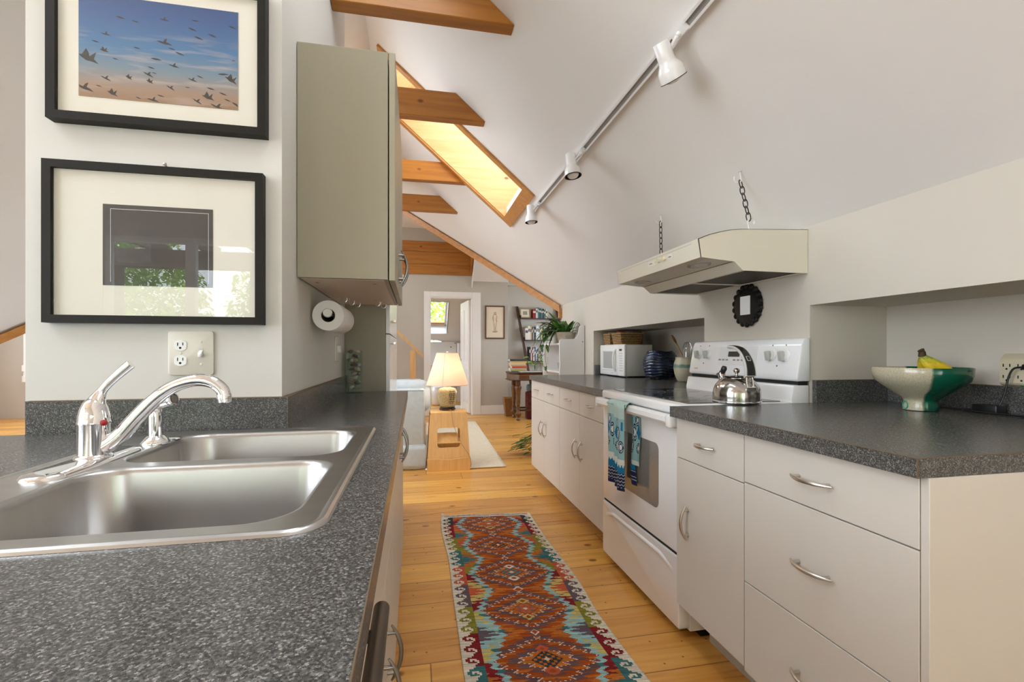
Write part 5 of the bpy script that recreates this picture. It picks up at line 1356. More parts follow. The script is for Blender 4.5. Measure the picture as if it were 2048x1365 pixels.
# ------------------------------------------------------------------ glass vase of shells, tall cabinet
vs_ = thing('glass_vase', 'square clear glass vase filled with shells in the corner of the worktop', 'vase', (-.302, 2.505, CT))
vx0, vx1, vy0, vy1 = -.338, -.266, 2.468, 2.540
mb = MB(); g = .004
mb.ringed([[(x, y, z) for x, y in ((vx0+i, vy0+i), (vx1-i, vy0+i), (vx1-i, vy1-i), (vx0+i, vy1-i))] for i, z in ((0, CT), (0, CT+.215), (g, CT+.215), (g, CT+.022))])
mb.build('glass_wall', M_clear, vs_, smooth=None)
rs = random.Random(5); SC = [rgb(196, 170, 146), rgb(120, 100, 84), rgb(214, 200, 184), rgb(90, 80, 76), rgb(160, 116, 92), rgb(184, 176, 170)]
for k in range(26):
    lay = k//3; x = -.302+rs.uniform(-.016, .016)+(.010, -.012, .004)[k % 3]; y = 2.504+(-.014, .012, .0)[k % 3]+rs.uniform(-.004, .004); z = CT+.030+lay*.0225
    mb = MB(); mb.sphere((0, 0, 0), .5, 7); rz_ = Euler((rs.uniform(-.5, .5), rs.uniform(-.5, .5), rs.uniform(0, 3))).to_matrix(); sx_, sy_, sz_ = rs.uniform(.030, .040), rs.uniform(.020, .027), rs.uniform(.013, .018)
    vv = []
    for v in mb.v:
        rd = 1+.10*math.sin(9*math.atan2(v[1], v[0])); q = rz_ @ Vector((v[0]*sx_*rd, v[1]*sy_*rd, v[2]*sz_)); vv.append((max(vx0+.0045, min(vx1-.0045, x+q.x)), max(vy0+.0045, min(vy1-.0045, y+q.y)), z+q.z))
    mb.v = vv; ci = k % 6
    tag(mb.build('seashell', mat('shell_%d' % ci, SC[ci], .6, var=.25, vscale=60), smooth=60), 'small brown and cream seashell piled inside the square glass vase', 'shell', 'shells in the glass vase')
tc_ = thing('tall_cabinet', 'tall sage cabinet with glossy white door at the end of the left worktop', 'cabinet', (-.5, 3.05, 0))
MB().box(-.93, -.156, 2.592, 3.55, .08, 2.10, .001).build('carcass', M_sage, tc_)
MB().box(-.90, -.20, 2.60, 3.54, 0, .08).build('toe_kick', M_toe, tc_, smooth=None)
for z0, z1 in ((.10, 1.215), (1.220, 2.10)):
    d = MB().box(-.155, -.134, 2.594, 3.548, z0, z1, .002).build('door', M_enamel, tc_)
    zc = 1.17 if z0 < 1 else 1.29
    mb = MB(); mb.cyl((-.112, 2.66, zc), (-.112, 2.80, zc), .006); mb.cyl((-.134, 2.68, zc), (-.112, 2.68, zc), .004); mb.cyl((-.134, 2.78, zc), (-.112, 2.78, zc), .004); mb.build('handle', M_nickel, d)
# ------------------------------------------------------------------ sofa end seen past the worktop
so_f = thing('sofa', 'pale blue linen slipcovered sofa with its arm end beside the lamp stool', 'sofa', (-.45, 5.3, 0))
def soft(x0, x1, y0, y1, z0, z1, b, m, name, parent, seg=4): return MB().box(x0, x1, y0, y1, z0, z1, b, seg).build(name, m, parent, smooth=60)
soft(-.95, .088, 4.585, 4.80, .20, .765, .022, M_sofa, 'arm', so_f)
soft(-.95, .075, 6.25, 6.46, .20, .765, .022, M_sofa, 'arm', so_f)
soft(-.98, -.72, 4.80, 6.25, .20, .86, .05, M_sofa, 'back', so_f)
soft(-.74, .07, 4.80, 6.25, .20, .36, .03, M_sofa, 'seat_base', so_f)
soft(-.72, .085, 4.805, 5.52, .36, .50, .045, M_sofa, 'seat_cushion', so_f); soft(-.72, .085, 5.53, 6.245, .36, .50, .045, M_sofa, 'seat_cushion', so_f)
mb = MB(); n = 40
def skirt(i, j):
    P = [(-.95, 4.578), (.098, 4.578), (.098, 6.468), (-.95, 6.468)]; t = i*3; k = min(2, int(t)); f = t-k
    x = P[k][0]+(P[k+1][0]-P[k][0])*f; y = P[k][1]+(P[k+1][1]-P[k][1])*f; w = .006*(1-j)*math.sin(i*90)
    return (x+(w if k == 1 else 0), y-(w if k == 0 else 0), .008+.222*j)
mb.grid(skirt, 150, 5); o = mb.build('skirt', M_sofa, so_f, smooth=60); md = o.modifiers.new('th', 'SOLIDIFY'); md.thickness = .006
mb = MB(); mb.tube([(-.95, 4.583, .233), (.090, 4.583, .233), (.090, 4.80, .233)], .005, 8); mb.tube([(-.93, 4.588, .757), (.078, 4.588, .757)], .005, 8); mb.build('piping', M_sofa, so_f, smooth=60)
cu = tag(MB().box(-.45, .150, 4.83, 5.05, .505, .838, .095, 6).build('bolster_cushion', M_sofa, smooth=70), 'plump pale blue cushion leaning behind the sofa arm', 'cushion')

# ------------------------------------------------------------------ bentwood stool and table lamp
stl = thing('bentwood_stool', 'flared bentwood plywood stool with a rounded cut-out, used as a lamp stand', 'stool', (.31, 4.67, 0))
def stool_sheet(yf, tilt, top_z, w0, w1, zlo, inset):
    """front board with rounded window"""
    bm = bmesh.new()
    cx = .311
    def P(x, z): return (x, yf+tilt*(z/top_z), z)
    wdt = lambda z: w0+(w1-w0)*(z/top_z)
    outer = []
    hb_, ht = wdt(zlo), wdt(top_z)
    outer = [(cx-hb_, zlo+.0), (cx-hb_*.72, zlo), (cx-hb_*.60, zlo+.018), (cx+hb_*.60, zlo+.018), (cx+hb_*.72, zlo), (cx+hb_, zlo), (cx+wdt(top_z-.02)+0, top_z-.02), (cx+ht-.012, top_z), (cx-ht+.012, top_z), (cx-wdt(top_z-.02), top_z-.02)]
    inner = [(cx+x, z) for x, z in rrect(-.108+inset, .108-inset, .212+inset, .398-inset, .028)]
    def loop(q):
        vs = [bm.verts.new(P(x, z)) for x, z in q]; return [bm.edges.new((vs[i], vs[(i+1) % len(vs)])) for i in range(len(vs))]
    es = loop(outer)+loop(inner)
    bmesh.ops.triangle_fill(bm, use_beauty=True, edges=es)
    r = bmesh.ops.extrude_face_region(bm, geom=bm.faces[:]); 
    for g_ in r['geom']:
        if isinstance(g_, bmesh.types.BMVert): g_.co.y += .018
    bmesh.ops.recalc_face_normals(bm, faces=bm.faces[:])
    return MB().from_bm(bm)
stool_sheet(4.50, .055, .540, .205, .176, .0, 0).build('front_board', M_birch, stl, smooth=30)
stool_sheet(4.825, -.055, .540, .205, .176, .0, 0).build('rear_board', M_birch, stl, smooth=30)
tp_ = [(.311-.176, .0), (.311+.176, .0)]
mb = MB(); mb.prism([(4.556, .538), (4.568, .552), (4.585, .556), (4.758, .556), (4.775, .552), (4.788, .538), (4.770, .538), (4.573, .538)], 'x', .311-.172, .311+.172, .003, 2); mb.build('seat', M_birch, stl)
mb = MB(); mb.box(.311-.187, .311+.187, 4.53, 4.812, .250, .262, .002); mb.prism([(4.545, .262), (4.66, .262), (4.66, .335), (4.60, .335)], 'x', .311-.185, .311+.085, .004); mb.build('inner_shelf', M_birch, stl)
mb = MB(); mb.prism([(.311-.196, .0), (.311+.196, .0), (.311+.206, .115), (.311+.13, .118), (.311, .104), (.311-.13, .118), (.311-.206, .115)], 'y', 4.489, 4.500, .002, 1); mb.build('lower_band', M_birch, stl)

LP_ = Vector((.306, 4.66, .5565))
lp_ = thing('table_lamp', 'lit table lamp with ivory shade and pierced ceramic base on the stool', 'lamp', LP_[:])
MB().lathe([(0, 0), (.074, 0), (.080, .006), (.080, .016), (.070, .022), (.074, .028), (.070, .034), (0, .034)], LP_, 40).build('wooden_foot', M_walnut, lp_)
def lamp_glaze():
    m, nt, b = new_mat('speckled_celadon_ceramic'); tc = node(nt, 'ShaderNodeTexCoord')
    v = node(nt, 'ShaderNodeTexVoronoi'); v.inputs['Scale'].default_value = 170; link(nt, tc, 'Object', v, 'Vector')
    r = ramp(nt, [(.12, rgb(110, 92, 56)), (.34, rgb(180, 162, 116)), (.7, rgb(206, 192, 150))]); link(nt, v, 'Distance', r, 'Fac'); link(nt, r, 'Color', b, 'Base Color'); b.inputs['Roughness'].default_value = .18
    return m
lb = MB().lathe([(.066, .034), (.072, .040), (.084, .075), (.094, .120), (.097, .155), (.094, .185), (.080, .206), (.060, .216), (.040, .220), (.030, .226)], LP_, 56, cap0=False).build('ceramic_base', lamp_glaze(), lp_, smooth=50)
# dark pierced fretwork: stacked bars, wrapped on the jar
fm = MB()
def on_jar(a, z):
    prof_ = [(.034, .066), (.075, .084), (.120, .094), (.155, .097), (.185, .094), (.206, .080)]
    for (za, ra), (zb_, rb_) in zip(prof_[:-1], prof_[1:]):
        if za <= z <= zb_: r = ra+(rb_-ra)*(z-za)/(zb_-za); break
    else: r = .08
    return LP_+Vector(((r+.0008)*math.sin(a), -(r+.0008)*math.cos(a), z))
def jar_patch(a0, a1, z0, z1):
    q = []
    for i in range(4):
        a = a0+(a1-a0)*i/3; q.append((on_jar(a, z0), on_jar(a, z1)))
    for (b0, t0), (b1, t1) in zip(q[:-1], q[1:]): fm.add([b0[:], b1[:], t1[:], t0[:]], [(0, 1, 2, 3)])
for col in (0, 1):
    a0 = .12+.36*col; A = .30
    for z0, z1 in ((.182, .187), (.166, .171), (.126, .131), (.108, .113)): jar_patch(a0, a0+A, z0, z1)
    jar_patch(a0+A*.42, a0+A*.58, .166, .194); jar_patch(a0+A*.42, a0+A*.58, .100, .131)
    for z0 in (.138, .066):
        jar_patch(a0, a0+A, z0+.020, z0+.024); jar_patch(a0, a0+A*.2, z0, z0+.024); jar_patch(a0+A*.8, a0+A, z0, z0+.024); jar_patch(a0+A*.4, a0+A*.6, z0, z0+.014); jar_patch(a0, a0+A*.45, z0, z0+.004)
fm.build('dark_fretwork', mat('fret_black', (.02, .016, .01), .6), lb, smooth=None)
MB().cyl(LP_+Vector((0, 0, .222)), LP_+Vector((0, 0, .30)), .012, .010, 14).lathe([(.030, .30), (.030, .302)], LP_, 12).build('socket', M_nickel, lp_)
def shade_mat():
    m = bpy.data.materials.new('ivory_fabric_shade'); m.use_nodes = True; nt = m.node_tree; nt.nodes.clear()
    o = node(nt, 'ShaderNodeOutputMaterial'); d = node(nt, 'ShaderNodeBsdfDiffuse'); d.inputs['Color'].default_value = (*rgb(244, 234, 222), 1)
    t = node(nt, 'ShaderNodeBsdfTranslucent'); t.inputs['Color'].default_value = (*rgb(250, 226, 200), 1); mx = node(nt, 'ShaderNodeMixShader'); mx.inputs['Fac'].default_value = .5
    link(nt, d, 'BSDF', mx, 1); link(nt, t, 'BSDF', mx, 2); link(nt, mx, 'Shader', o, 'Surface'); return m
sh_ = MB().lathe([(.204, .245), (.104, .558), (.1025, .558), (.2025, .245), (.204, .245)], LP_, 72, cap0=False, cap1=False).build('lamp_shade', shade_mat(), lp_, smooth=50)
mb = MB(); mb.tube([(LP_+Vector((.2045*math.cos(a), .2045*math.sin(a), .246)))[:] for a in [2*PI*k/64 for k in range(64)]], .0028, 6, closed=True); mb.tube([(LP_+Vector((.1045*math.cos(a), .1045*math.sin(a), .557)))[:] for a in [2*PI*k/48 for k in range(48)]], .0028, 6, closed=True)
mb.tube([LP_+Vector((-.20*math.sin(.30)*1.0, -.2045*math.cos(.30), .247)), LP_+Vector((-.1045*math.sin(.30), -.1045*math.cos(.30), .556))], .0022, 6)
mb.build('shade_trim', mat('shade_trim_tape', rgb(226, 212, 196), .8), sh_)
mb = MB(); mb.lathe([(.006, .30), (.006, .565), (.010, .568), (.010, .575), (0, .580)], LP_, 12)
for a in (0, 2*PI/3, 4*PI/3): mb.tube([LP_+Vector((0, 0, .550)), LP_+Vector((.102*math.cos(a), .102*math.sin(a), .556))], .0018, 6)
mb.build('harp_and_finial', M_nickel, lp_)
mb = MB(); mb.tube(smoothpath([LP_+Vector((.01, -.08, .004)), LP_+Vector((.03, -.104, -.0005)), LP_+Vector((.05, -.150, -.13)), LP_+Vector((.12, -.172, -.30)), LP_+Vector((.195, -.180, -.42)), LP_+Vector((.215, -.150, -.52)), LP_+Vector((.200, -.10, -.552))], 8), .0028, 8); mb.build('power_cord', mat('tan_cord', rgb(190, 150, 96), .6), lp_, smooth=60)

# cream runner beside the sofa
mb = MB()
def rn(i, j): return (.09+.775*i+.075*j, 4.515+3.05*j, .006+.0012*math.sin(17*i)*math.sin(23*j))
mb.grid(rn, 20, 60); o = mb.build('hallway_runner', M_runner, smooth=60); md = o.modifiers.new('th', 'SOLIDIFY'); md.thickness = .006; md.offset = -1
tag(o, 'plain cream runner on the floorboards beside the sofa and lamp stool', 'rug')

# stair rail
rl = thing('stair_railing', 'pine stair handrail with a square post beside the far doorway', 'railing', (0, 8.32, 0))
mb = MB(); mb.slab([(-.95, 8.29, 2.135), (.125, 8.29, 1.085), (.125, 8.29, 1.022), (-.95, 8.29, 2.07)], (0, .05, 0)); mb.build('handrail', M_rail, rl, smooth=None)
MB().box(-.10, .005, 8.30, 8.34, 0, 1.155, .003).build('post', M_rail, rl)
MB().box(-.95, -.85, 8.30, 8.34, 0, 2.0, .003).build('post', M_rail, rl)

# framed figure drawing on the end wall
EYW = 8.45
fd = thing('framed_drawing', 'thin brown frame with a small sepia standing figure drawing, right of the doorway', 'picture', (1.44, EYW, 1.362))
x0, x1, z0, z1 = 1.229, 1.651-.063, 1.362, 1.962
mb = MB(); w_ = .022
for a in ((x0, x1, z0, z0+w_), (x0, x1, z1-w_, z1), (x0, x0+w_, z0+w_, z1-w_), (x1-w_, x1, z0+w_, z1-w_)): mb.box(a[0], a[1], EYW-.025, EYW-.0005, a[2], a[3], .002)
mb.build('frame', mat('brown_frame', rgb(92, 58, 34), .45), fd)
MB().box(x0+w_, x1-w_, EYW-.012, EYW-.006, z0+w_, z1-w_).build('paper', mat('ivory_paper', rgb(226, 212, 192), .9), fd, smooth=None)
dr_ = MB(); cx = (x0+x1)/2-.0; yy = EYW-.0125
def stroke(pts, r=.0024): dr_.tube(smoothpath([(cx+a, yy, z) for a, z in pts], 5), r, 5)
stroke([(-.012, 1.835), (.010, 1.842), (.018, 1.822), (.008, 1.805), (-.010, 1.806), (-.016, 1.822), (-.010, 1.836)], .004); stroke([(-.006, 1.804), (-.030, 1.785), (-.040, 1.745), (-.034, 1.705), (-.016, 1.690)]); stroke([(.006, 1.804), (.030, 1.780), (.038, 1.738), (.028, 1.700), (.044, 1.672)])
stroke([(-.026, 1.770), (-.024, 1.715), (-.032, 1.672), (-.024, 1.60), (-.014, 1.545), (-.020, 1.50)]); stroke([(.022, 1.760), (.016, 1.712), (.030, 1.664), (.020, 1.60), (.012, 1.55), (.016, 1.505)]); stroke([(0, 1.65), (-.002, 1.60), (.002, 1.55), (-.004, 1.50)]); stroke([(-.05, 1.498), (-.02, 1.490), (.03, 1.500), (.045, 1.488)], .004); stroke([(-.03, 1.482), (.03, 1.48)], .003)
dr_.build('figure_lines', mat('sepia_ink', rgb(150, 92, 62), .8), fd, smooth=60)

# ------------------------------------------------------------------ ladder bookcase against the recessed end wall
lb_ = thing('ladder_bookcase', 'dark wood leaning ladder bookcase with shelves of books behind the desk', 'bookcase', (2.3, 8.5, 0))
LXA, LXB = 1.985, 2.75
def rail_x(z): return LXA-.135*(z-.96)
for sgn in (0, 1):
    mb = MB(); r0, r1 = (rail_x(0), rail_x(1.98)) if sgn == 0 else (LXB+.13, LXB-.13)
    mb.slab([(r0, 8.22, 0), (r0+.035, 8.22, 0), (r1+.035, 8.655, 1.98), (r1, 8.655, 1.98)], (0, .06, 0)); mb.build('side_rail', M_walnut, lb_, smooth=None)
shelves = []
for z in (.955, 1.345, 1.755):
    yf = 8.22+.435*z/1.98-.02; xa = rail_x(z)+.036
    MB().box(xa, LXB-.0, yf+.01, 8.715, z-.012, z+.006).build('shelf', M_walnut, lb_, smooth=None)
    MB().box(xa, xa+.018, yf, yf+.12, z+.006, z+.055).build('shelf_end', M_walnut, lb_, smooth=None)
    shelves.append((yf+.015, z+.0065, xa))
def book(label, x0, x1, yf, z, h, col, group, depth=.16):
    t = thing('book', label, 'book', ((x0+x1)/2, yf, z), group)
    m_ = mat('book_cloth_%02x%02x%02x' % tuple(col), rgb(*col), .55)
    mb = MB(); y1 = min(8.712, yf+depth)
    mb.ringed([[(x0, y1, zz), (x0, yf, zz), (x1, yf, zz), (x1, y1, zz), (x1-.003, y1, zz), (x1-.003, yf+.003, zz), (x0+.003, yf+.003, zz), (x0+.003, y1, zz)] for zz in (z, z+h)])
    mb.build('cover', m_, t, smooth=None)
    MB().box(x0+.0032, x1-.0032, yf+.0032, y1-.004, z+.004, z+h-.004).build('pages', mat('book_pages', rgb(232, 224, 206), .9), t, smooth=None)
    dk2 = sum(col) > 380
    MB().box(x0+.004, x1-.004, yf-.0006, yf, z+h*.58, z+h*.80).build('spine_title', mat('title_dark' if dk2 else 'title_pale', rgb(90, 90, 98) if dk2 else rgb(220, 214, 200), .6), t, smooth=None)
names = {(226, 222, 214): 'off white', (236, 232, 226): 'white', (214, 190, 150): 'tan', (70, 60, 56): 'dark brown', (150, 150, 156): 'grey', (30, 30, 36): 'black', (206, 222, 226): 'pale blue', (240, 238, 232): 'bright white', (90, 110, 140): 'slate blue', (224, 206, 90): 'yellow', (40, 80, 70): 'dark green', (150, 34, 36): 'red', (60, 130, 140): 'teal', (190, 196, 214): 'lavender', (110, 50, 60): 'maroon', (180, 170, 150): 'beige', (60, 80, 120): 'navy', (210, 180, 170): 'pink', (120, 150, 180): 'blue'}
ords = ['first', 'second', 'third', 'fourth', 'fifth', 'sixth', 'seventh', 'eighth', 'ninth', 'tenth', 'eleventh', 'twelfth', 'thirteenth', 'fourteenth', 'fifteenth', 'sixteenth']
K = list(names)
rows = [(2, 'upper', 2.155, [(150, 34, 36), (206, 222, 226), (60, 130, 140), (40, 80, 70), (90, 110, 140), (30, 30, 36), (60, 130, 140), (226, 222, 214)], .033, (.15, .215)),
        (1, 'middle', 1.905, [(226, 222, 214), (236, 232, 226), (214, 190, 150), (70, 60, 56), (150, 150, 156), (30, 30, 36), (206, 222, 226), (240, 238, 232), (206, 222, 226), (90, 110, 140), (224, 206, 90), (40, 80, 70), (180, 170, 150)], .028, (.215, .27)),
        (0, 'lower', 2.03, [(30, 30, 36), (210, 180, 170), (110, 50, 60), (236, 232, 226), (60, 80, 120), (190, 196, 214), (30, 30, 36), (214, 190, 150), (150, 150, 156), (60, 80, 120), (240, 238, 232), (206, 222, 226), (60, 130, 140), (206, 222, 226)], .024, (.20, .265))]
rk = random.Random(21)
for si, nm, x, cols, wd, (h0, h1) in rows:
    x = max(x, shelves[si][2]+.02)
    for k, cc in enumerate(cols):
        w2 = wd*rk.uniform(.75, 1.2); h = rk.uniform(h0, h1)
        if si == 1 and k == 0: w2 = .055
        if si == 2 and k == 0: w2 = .06; h = .165
        book('%s spined book, %s from the left on the %s shelf of the ladder bookcase' % (names[cc], ords[k], nm), x+.0008, x+w2, shelves[si][0], shelves[si][1], h, cc, 'books on the %s shelf of the ladder bookcase' % nm)
        x += w2
pf = thing('small_photo_frame', 'small tan framed picture standing on the upper shelf of the ladder bookcase', 'picture frame', (2.0, 8.6, shelves[2][1]))
yp, z = shelves[2][0]+.03, shelves[2][1]; xa, xb = 1.915, 2.120
def tilt(mb):
    mb.xform(Matrix.Translation((0, yp, z)) @ Matrix.Rotation(-.14, 4, 'X') @ Matrix.Translation((0, -yp, -z))); return mb
mb = MB()
for a in ((xa, xb, 0, .022), (xa, xb, .168, .19), (xa, xa+.022, .022, .168), (xb-.022, xb, .022, .168)): mb.box(a[0], a[1], yp, yp+.016, z+a[2]+.0005, z+a[3])
tilt(mb).build('frame', mat('tan_frame', rgb(170, 150, 118), .5), pf, smooth=None)
tilt(MB().box(xa+.022, xb-.022, yp+.006, yp+.010, z+.022, z+.168)).build('mat_board', M_matboard, pf, smooth=None)
tilt(MB().box(xa+.062, xb-.062, yp+.004, yp+.0058, z+.062, z+.130)).build('picture', mat('grey_sketch', rgb(170, 160, 140), .8, var=.2, vscale=40), pf, smooth=None)

# ------------------------------------------------------------------ antique desk with turned legs
dk_ = thing('writing_desk', 'antique dark wood desk with turned legs beyond the worktop end', 'desk', (2.0, 7.75, 0))
DZT = .795
P = [(1.62, 7.42), (2.60, 7.42), (2.60, 8.02), (1.62, 8.02), (1.50, 7.90), (1.50, 7.54)]
def offs(P, d): return [(x-d if x < 2 else x+d, y-d if y < 7.7 else y+d) for x, y in P]
mb = MB()
for d, z0, z1 in ((.0, .773, .795), (-.012, .757, .773), (.004, .660, .676)): mb.prism(offs(P, d), 'z', z0, z1, .003, 1)
mb.build('desk_top', M_walnut, dk_)
MB().prism(offs(P, -.016), 'z', .676, .757).build('apron', M_desk, dk_, smooth=None)
for lx, ly in ((1.645, 7.55), (1.645, 7.90), (2.45, 7.55), (2.45, 7.90)):
    mb = MB(); c_ = (lx, ly, 0)
    mb.box(lx-.034, lx+.034, ly-.034, ly+.034, .585, .660, .004)
    mb.lathe([(.016, 0), (.028, .006), (.034, .024), (.024, .044), (.018, .054), (.034, .072), (.052, .098), (.054, .115), (.038, .130), (.030, .150), (.028, .19)], c_, 24)
    mb.lathe([(.036, .188), (.036, .205), (.022, .218), (.028, .232), (.034, .31), (.036, .41), (.044, .50), (.058, .545), (.050, .565), (.030, .574), (.044, .580), (.044, .588)], c_, 28)
    mb.build('leg', M_desk, dk_, smooth=40)
for a in ((1.645, 2.45, 7.53, 7.57), (1.645, 2.45, 7.88, 7.92), (1.625, 1.665, 7.57, 7.88), (2.43, 2.47, 7.57, 7.88)): MB().box(a[0], a[1], a[2], a[3], .155, .185, .006).build('stretcher', M_walnut, dk_)
# books stacked on the desk
st_ = [((70, 110, 100), .018, 'dark green, bottom of'), ((210, 176, 90), .026, 'mustard, second from the bottom of'), ((190, 196, 190), .018, 'pale grey, third from the bottom of'), ((196, 74, 40), .030, 'orange red, fourth from the bottom of'), ((196, 160, 130), .024, 'light brown, fourth from the top of'), ((214, 190, 150), .026, 'sandy, third from the top of'), ((204, 176, 120), .034, 'tan, second from the top of'), ((224, 220, 214), .030, 'white with dark cover, topmost of')]
z = DZT; rk = random.Random(9)
for cc, th, nm in st_:
    t = thing('book', '%s the stack of books on the desk' % nm, 'book', (1.66, 7.72, z), 'stacked books on the desk')
    dx, dy = rk.uniform(-.016, .016), rk.uniform(-.012, .012); x0_, x1_, y0_, y1_ = 1.545+dx, 1.80+dx, 7.62+dy, 7.81+dy
    if 'topmost' in nm: x0_ -= .03; y1_ += .015
    mb = MB(); tk_ = .003
    mb.ringed([[(xx, y1_, z), (xx, y0_, z), (xx, y0_, z+th), (xx, y1_, z+th), (xx, y1_, z+th-tk_), (xx, y0_+tk_, z+th-tk_), (xx, y0_+tk_, z+tk_), (xx, y1_, z+tk_)] for xx in (x0_, x1_)])
    mb.build('cover', mat('stack_%02x%02x%02x' % cc, rgb(*cc) if 'topmost' not in nm else rgb(50, 54, 56), .55), t, smooth=None)
    MB().box(x0_+.004, x1_-.004, y0_+.0032, y1_-.004, z+.0031, z+th-.0031).build('pages', mat('book_pages', rgb(232, 224, 206), .9), t, smooth=None)
    z += th+.0004
tag(MB().box(1.66, 2.02, 7.44, 7.60, DZT, DZT+.012, .002).build('notebook', mat('grey_notebook', rgb(206, 206, 204), .5)), 'flat pale grey notebook lying on the desk', 'notebook')
jc = Vector((1.97, 7.72, DZT))
jp = thing('plant_cutting', 'green leafy cutting in a small glass of water on the desk', 'plant', jc[:])
MB().lathe([(0, .003), (.034, .003), (.034, 0), (.038, 0), (.046, .11), (.044, .11), (.035, .006)], jc, 28, cap0=False, cap1=False).build('glass', M_clear, jp)
st2 = MB(); lf2 = MB(); rr = random.Random(8)
for k in range(10):
    a = rr.uniform(0, 6.28); b = jc+Vector((0, 0, .01)); e = b+Vector((.12*math.cos(a), .06*math.sin(a), rr.uniform(.10, .24)))
    st2.tube(smoothpath([b, b+Vector((0, 0, .10)), e], 5), .0022, 5); leaf_mesh(lf2, e, (math.cos(a), math.sin(a)*.5, .1), (0, -.4, 1), rr.uniform(.09, .13), .075, .3)
st2.build('stems', M_stem, jp, smooth=60); lf2.build('leaves', M_leaf2, jp, smooth=60)
# waste basket, bag under the desk, floor plant
WBX, WBY = 1.61, 8.14
wb = thing('waste_basket', 'woven brown waste basket on the floor beside the desk', 'basket', (WBX, WBY, 0))
mb = MB(); mb.ringed([[(WBX+s*a, WBY+s2*b, z) for a, b in ((-1, -1), (1, -1), (1, 1), (-1, 1))] for s, s2, z in ((.066, .066, 0), (.100, .09, .32), (.093, .083, .32), (.060, .060, .01))]); mb.build('basket_wall', mat('woven_brown', rgb(140, 98, 54), .8, var=.35, vscale=70, bump=.4, bscale=120), wb, smooth=None)
mb = MB(); mb.tube([(WBX+sx*.1, WBY+sy_*.09, .32) for sx, sy_ in ((-1, -1), (1, -1), (1, 1), (-1, 1))], .009, 8, closed=True); mb.build('rim', M_wicker, wb, smooth=60)
bg_ = thing('woven_bag', 'dark red patterned woven bag standing under the desk', 'bag', (1.98, 7.74, 0))
MB().box(1.82, 2.14, 7.66, 7.82, .0, .46, .03, 3).build('bag_body', mat('red_kilim', rgb(92, 30, 26), .9, var=.6, vscale=18), bg_, smooth=60)
mb = MB(); mb.tube(smoothpath([(1.87, 7.72, .45), (1.90, 7.68, .53), (1.97, 7.66, .56), (2.05, 7.68, .53), (2.08, 7.72, .45)], 6), .010, 8); mb.build('bag_handle', M_spoon2, bg_, smooth=60)
tag(MB().box(1.84, 2.04, 7.725, 7.815, .462, .58, .03, 3).build('folded_cloth', mat('teal_cloth', rgb(110, 150, 150), .9, var=.2, vscale=12), smooth=60), 'teal folded cloth on top of the red bag under the desk', 'cloth')
fp = thing('floor_plant', 'green leafy plant on the floor at the end of the far cabinet', 'plant', (1.36, 5.06, 0))
MB().lathe([(0, 0), (.07, 0), (.10, .16), (.095, .16), (.065, .14), (0, .14)], (1.37, 5.06, 0), 28, cap0=False, cap1=False).build('pot', mat('terracotta', rgb(170, 100, 66), .8), fp)
st2 = MB(); lf2 = MB(); rr = random.Random(15)
for k in range(40):
    a = rr.gauss(PI, .8); L = rr.uniform(.12, .34); b = Vector((1.37, 5.06, .145)); e = b+Vector((math.cos(a)*L*.9, math.sin(a)*L*.5-.03, rr.uniform(-.12, .06) if L > .16 else rr.uniform(.0, .2)))
    if k < 4: e = Vector((1.08+.04*k, 5.06+.03*k, .06+.03*k))
    st2.tube(smoothpath([b, b*.5+e*.5+Vector((0, 0, .06)), e], 5), .002, 5); leaf_mesh(lf2, e, (math.cos(a), math.sin(a), -.1), (0, 0, 1), rr.uniform(.06, .10), rr.uniform(.035, .05), .15)
lf2.v = [(v[0], max(4.93, v[1]), max(.004, v[2])) for v in lf2.v]
st2.build('stems', M_stem, fp, smooth=60); lf2.build('leaves', M_leaf, fp, smooth=60)

# ------------------------------------------------------------------ bathroom fittings seen through the doorway
mi = thing('oval_mirror', 'oval mirror low on the bathroom wall beyond the doorway', 'mirror', (.36, 10.98, 1.10))
mb = MB()
def ov(k, y): return [(.36+.36*k*math.cos(2*PI*q/48), y, 1.245+.155*k*math.sin(2*PI*q/48)) for q in range(48)]
mb.ringed([ov(1, 10.995), ov(1, 10.985)]); mb.build('mirror_glass', M_mirror, mi, smooth=30)
bs_ = thing('bathroom_sink', 'white bathroom basin below the oval mirror', 'sink', (.30, 10.70, .0))
mb = MB(); mb.lathe([(.16, .70), (.24, .76), (.27, .83), (.275, .845), (.25, .845), (.22, .79), (.10, .74), (0, .735)], (.28, 10.70, 0), 36, cap0=False, cap1=False); mb.build('basin', M_enamel, bs_, smooth=50)
MB().lathe([(.13, 0), (.09, .06), (.08, .5), (.12, .72)], (.28, 10.72, 0), 28).build('pedestal', M_enamel, bs_, smooth=50)
mb = MB(); mb.tube(smoothpath([(.28, 10.93, .845), (.28, 10.93, .93), (.28, 10.86, .95), (.28, 10.80, .915)], 5), .012, 10); mb.build('tap', M_chrome, bs_, smooth=60)
tag(MB().lathe([(.17, 0), (.19, .02), (.20, .38), (.18, .40), (0, .40)], (.52, 10.2, 0), 32).build('toilet_bowl', M_enamel, smooth=50), 'rounded white fixture on the bathroom floor behind the lamp', 'toilet')
bc = thing('drawer_chest', 'tall white bathroom cabinet of drawers with small knobs', 'cabinet', (1.10, 10.78, 0))
MB().box(.94, 1.50, 10.62, 10.99, .0, 1.33, .004).build('carcass', M_white, bc)
for k in range(4):
    z0 = .06+.315*k; d = MB().box(.96, 1.48, 10.602, 10.62, z0, z0+.30, .004).build('drawer', M_white, bc)
    MB().lathe([(.006, 0), (.006, .01), (.014, .018), (.012, .026), (0, .028)], (1.14, 10.602, z0+.16), 14, (0, -1, 0)).build('knob', M_pewter, d)
wc = thing('wall_panel', 'white panelled cupboard front with dark knobs left of the bathroom drawers', 'cupboard', (.60, 10.97, .5))
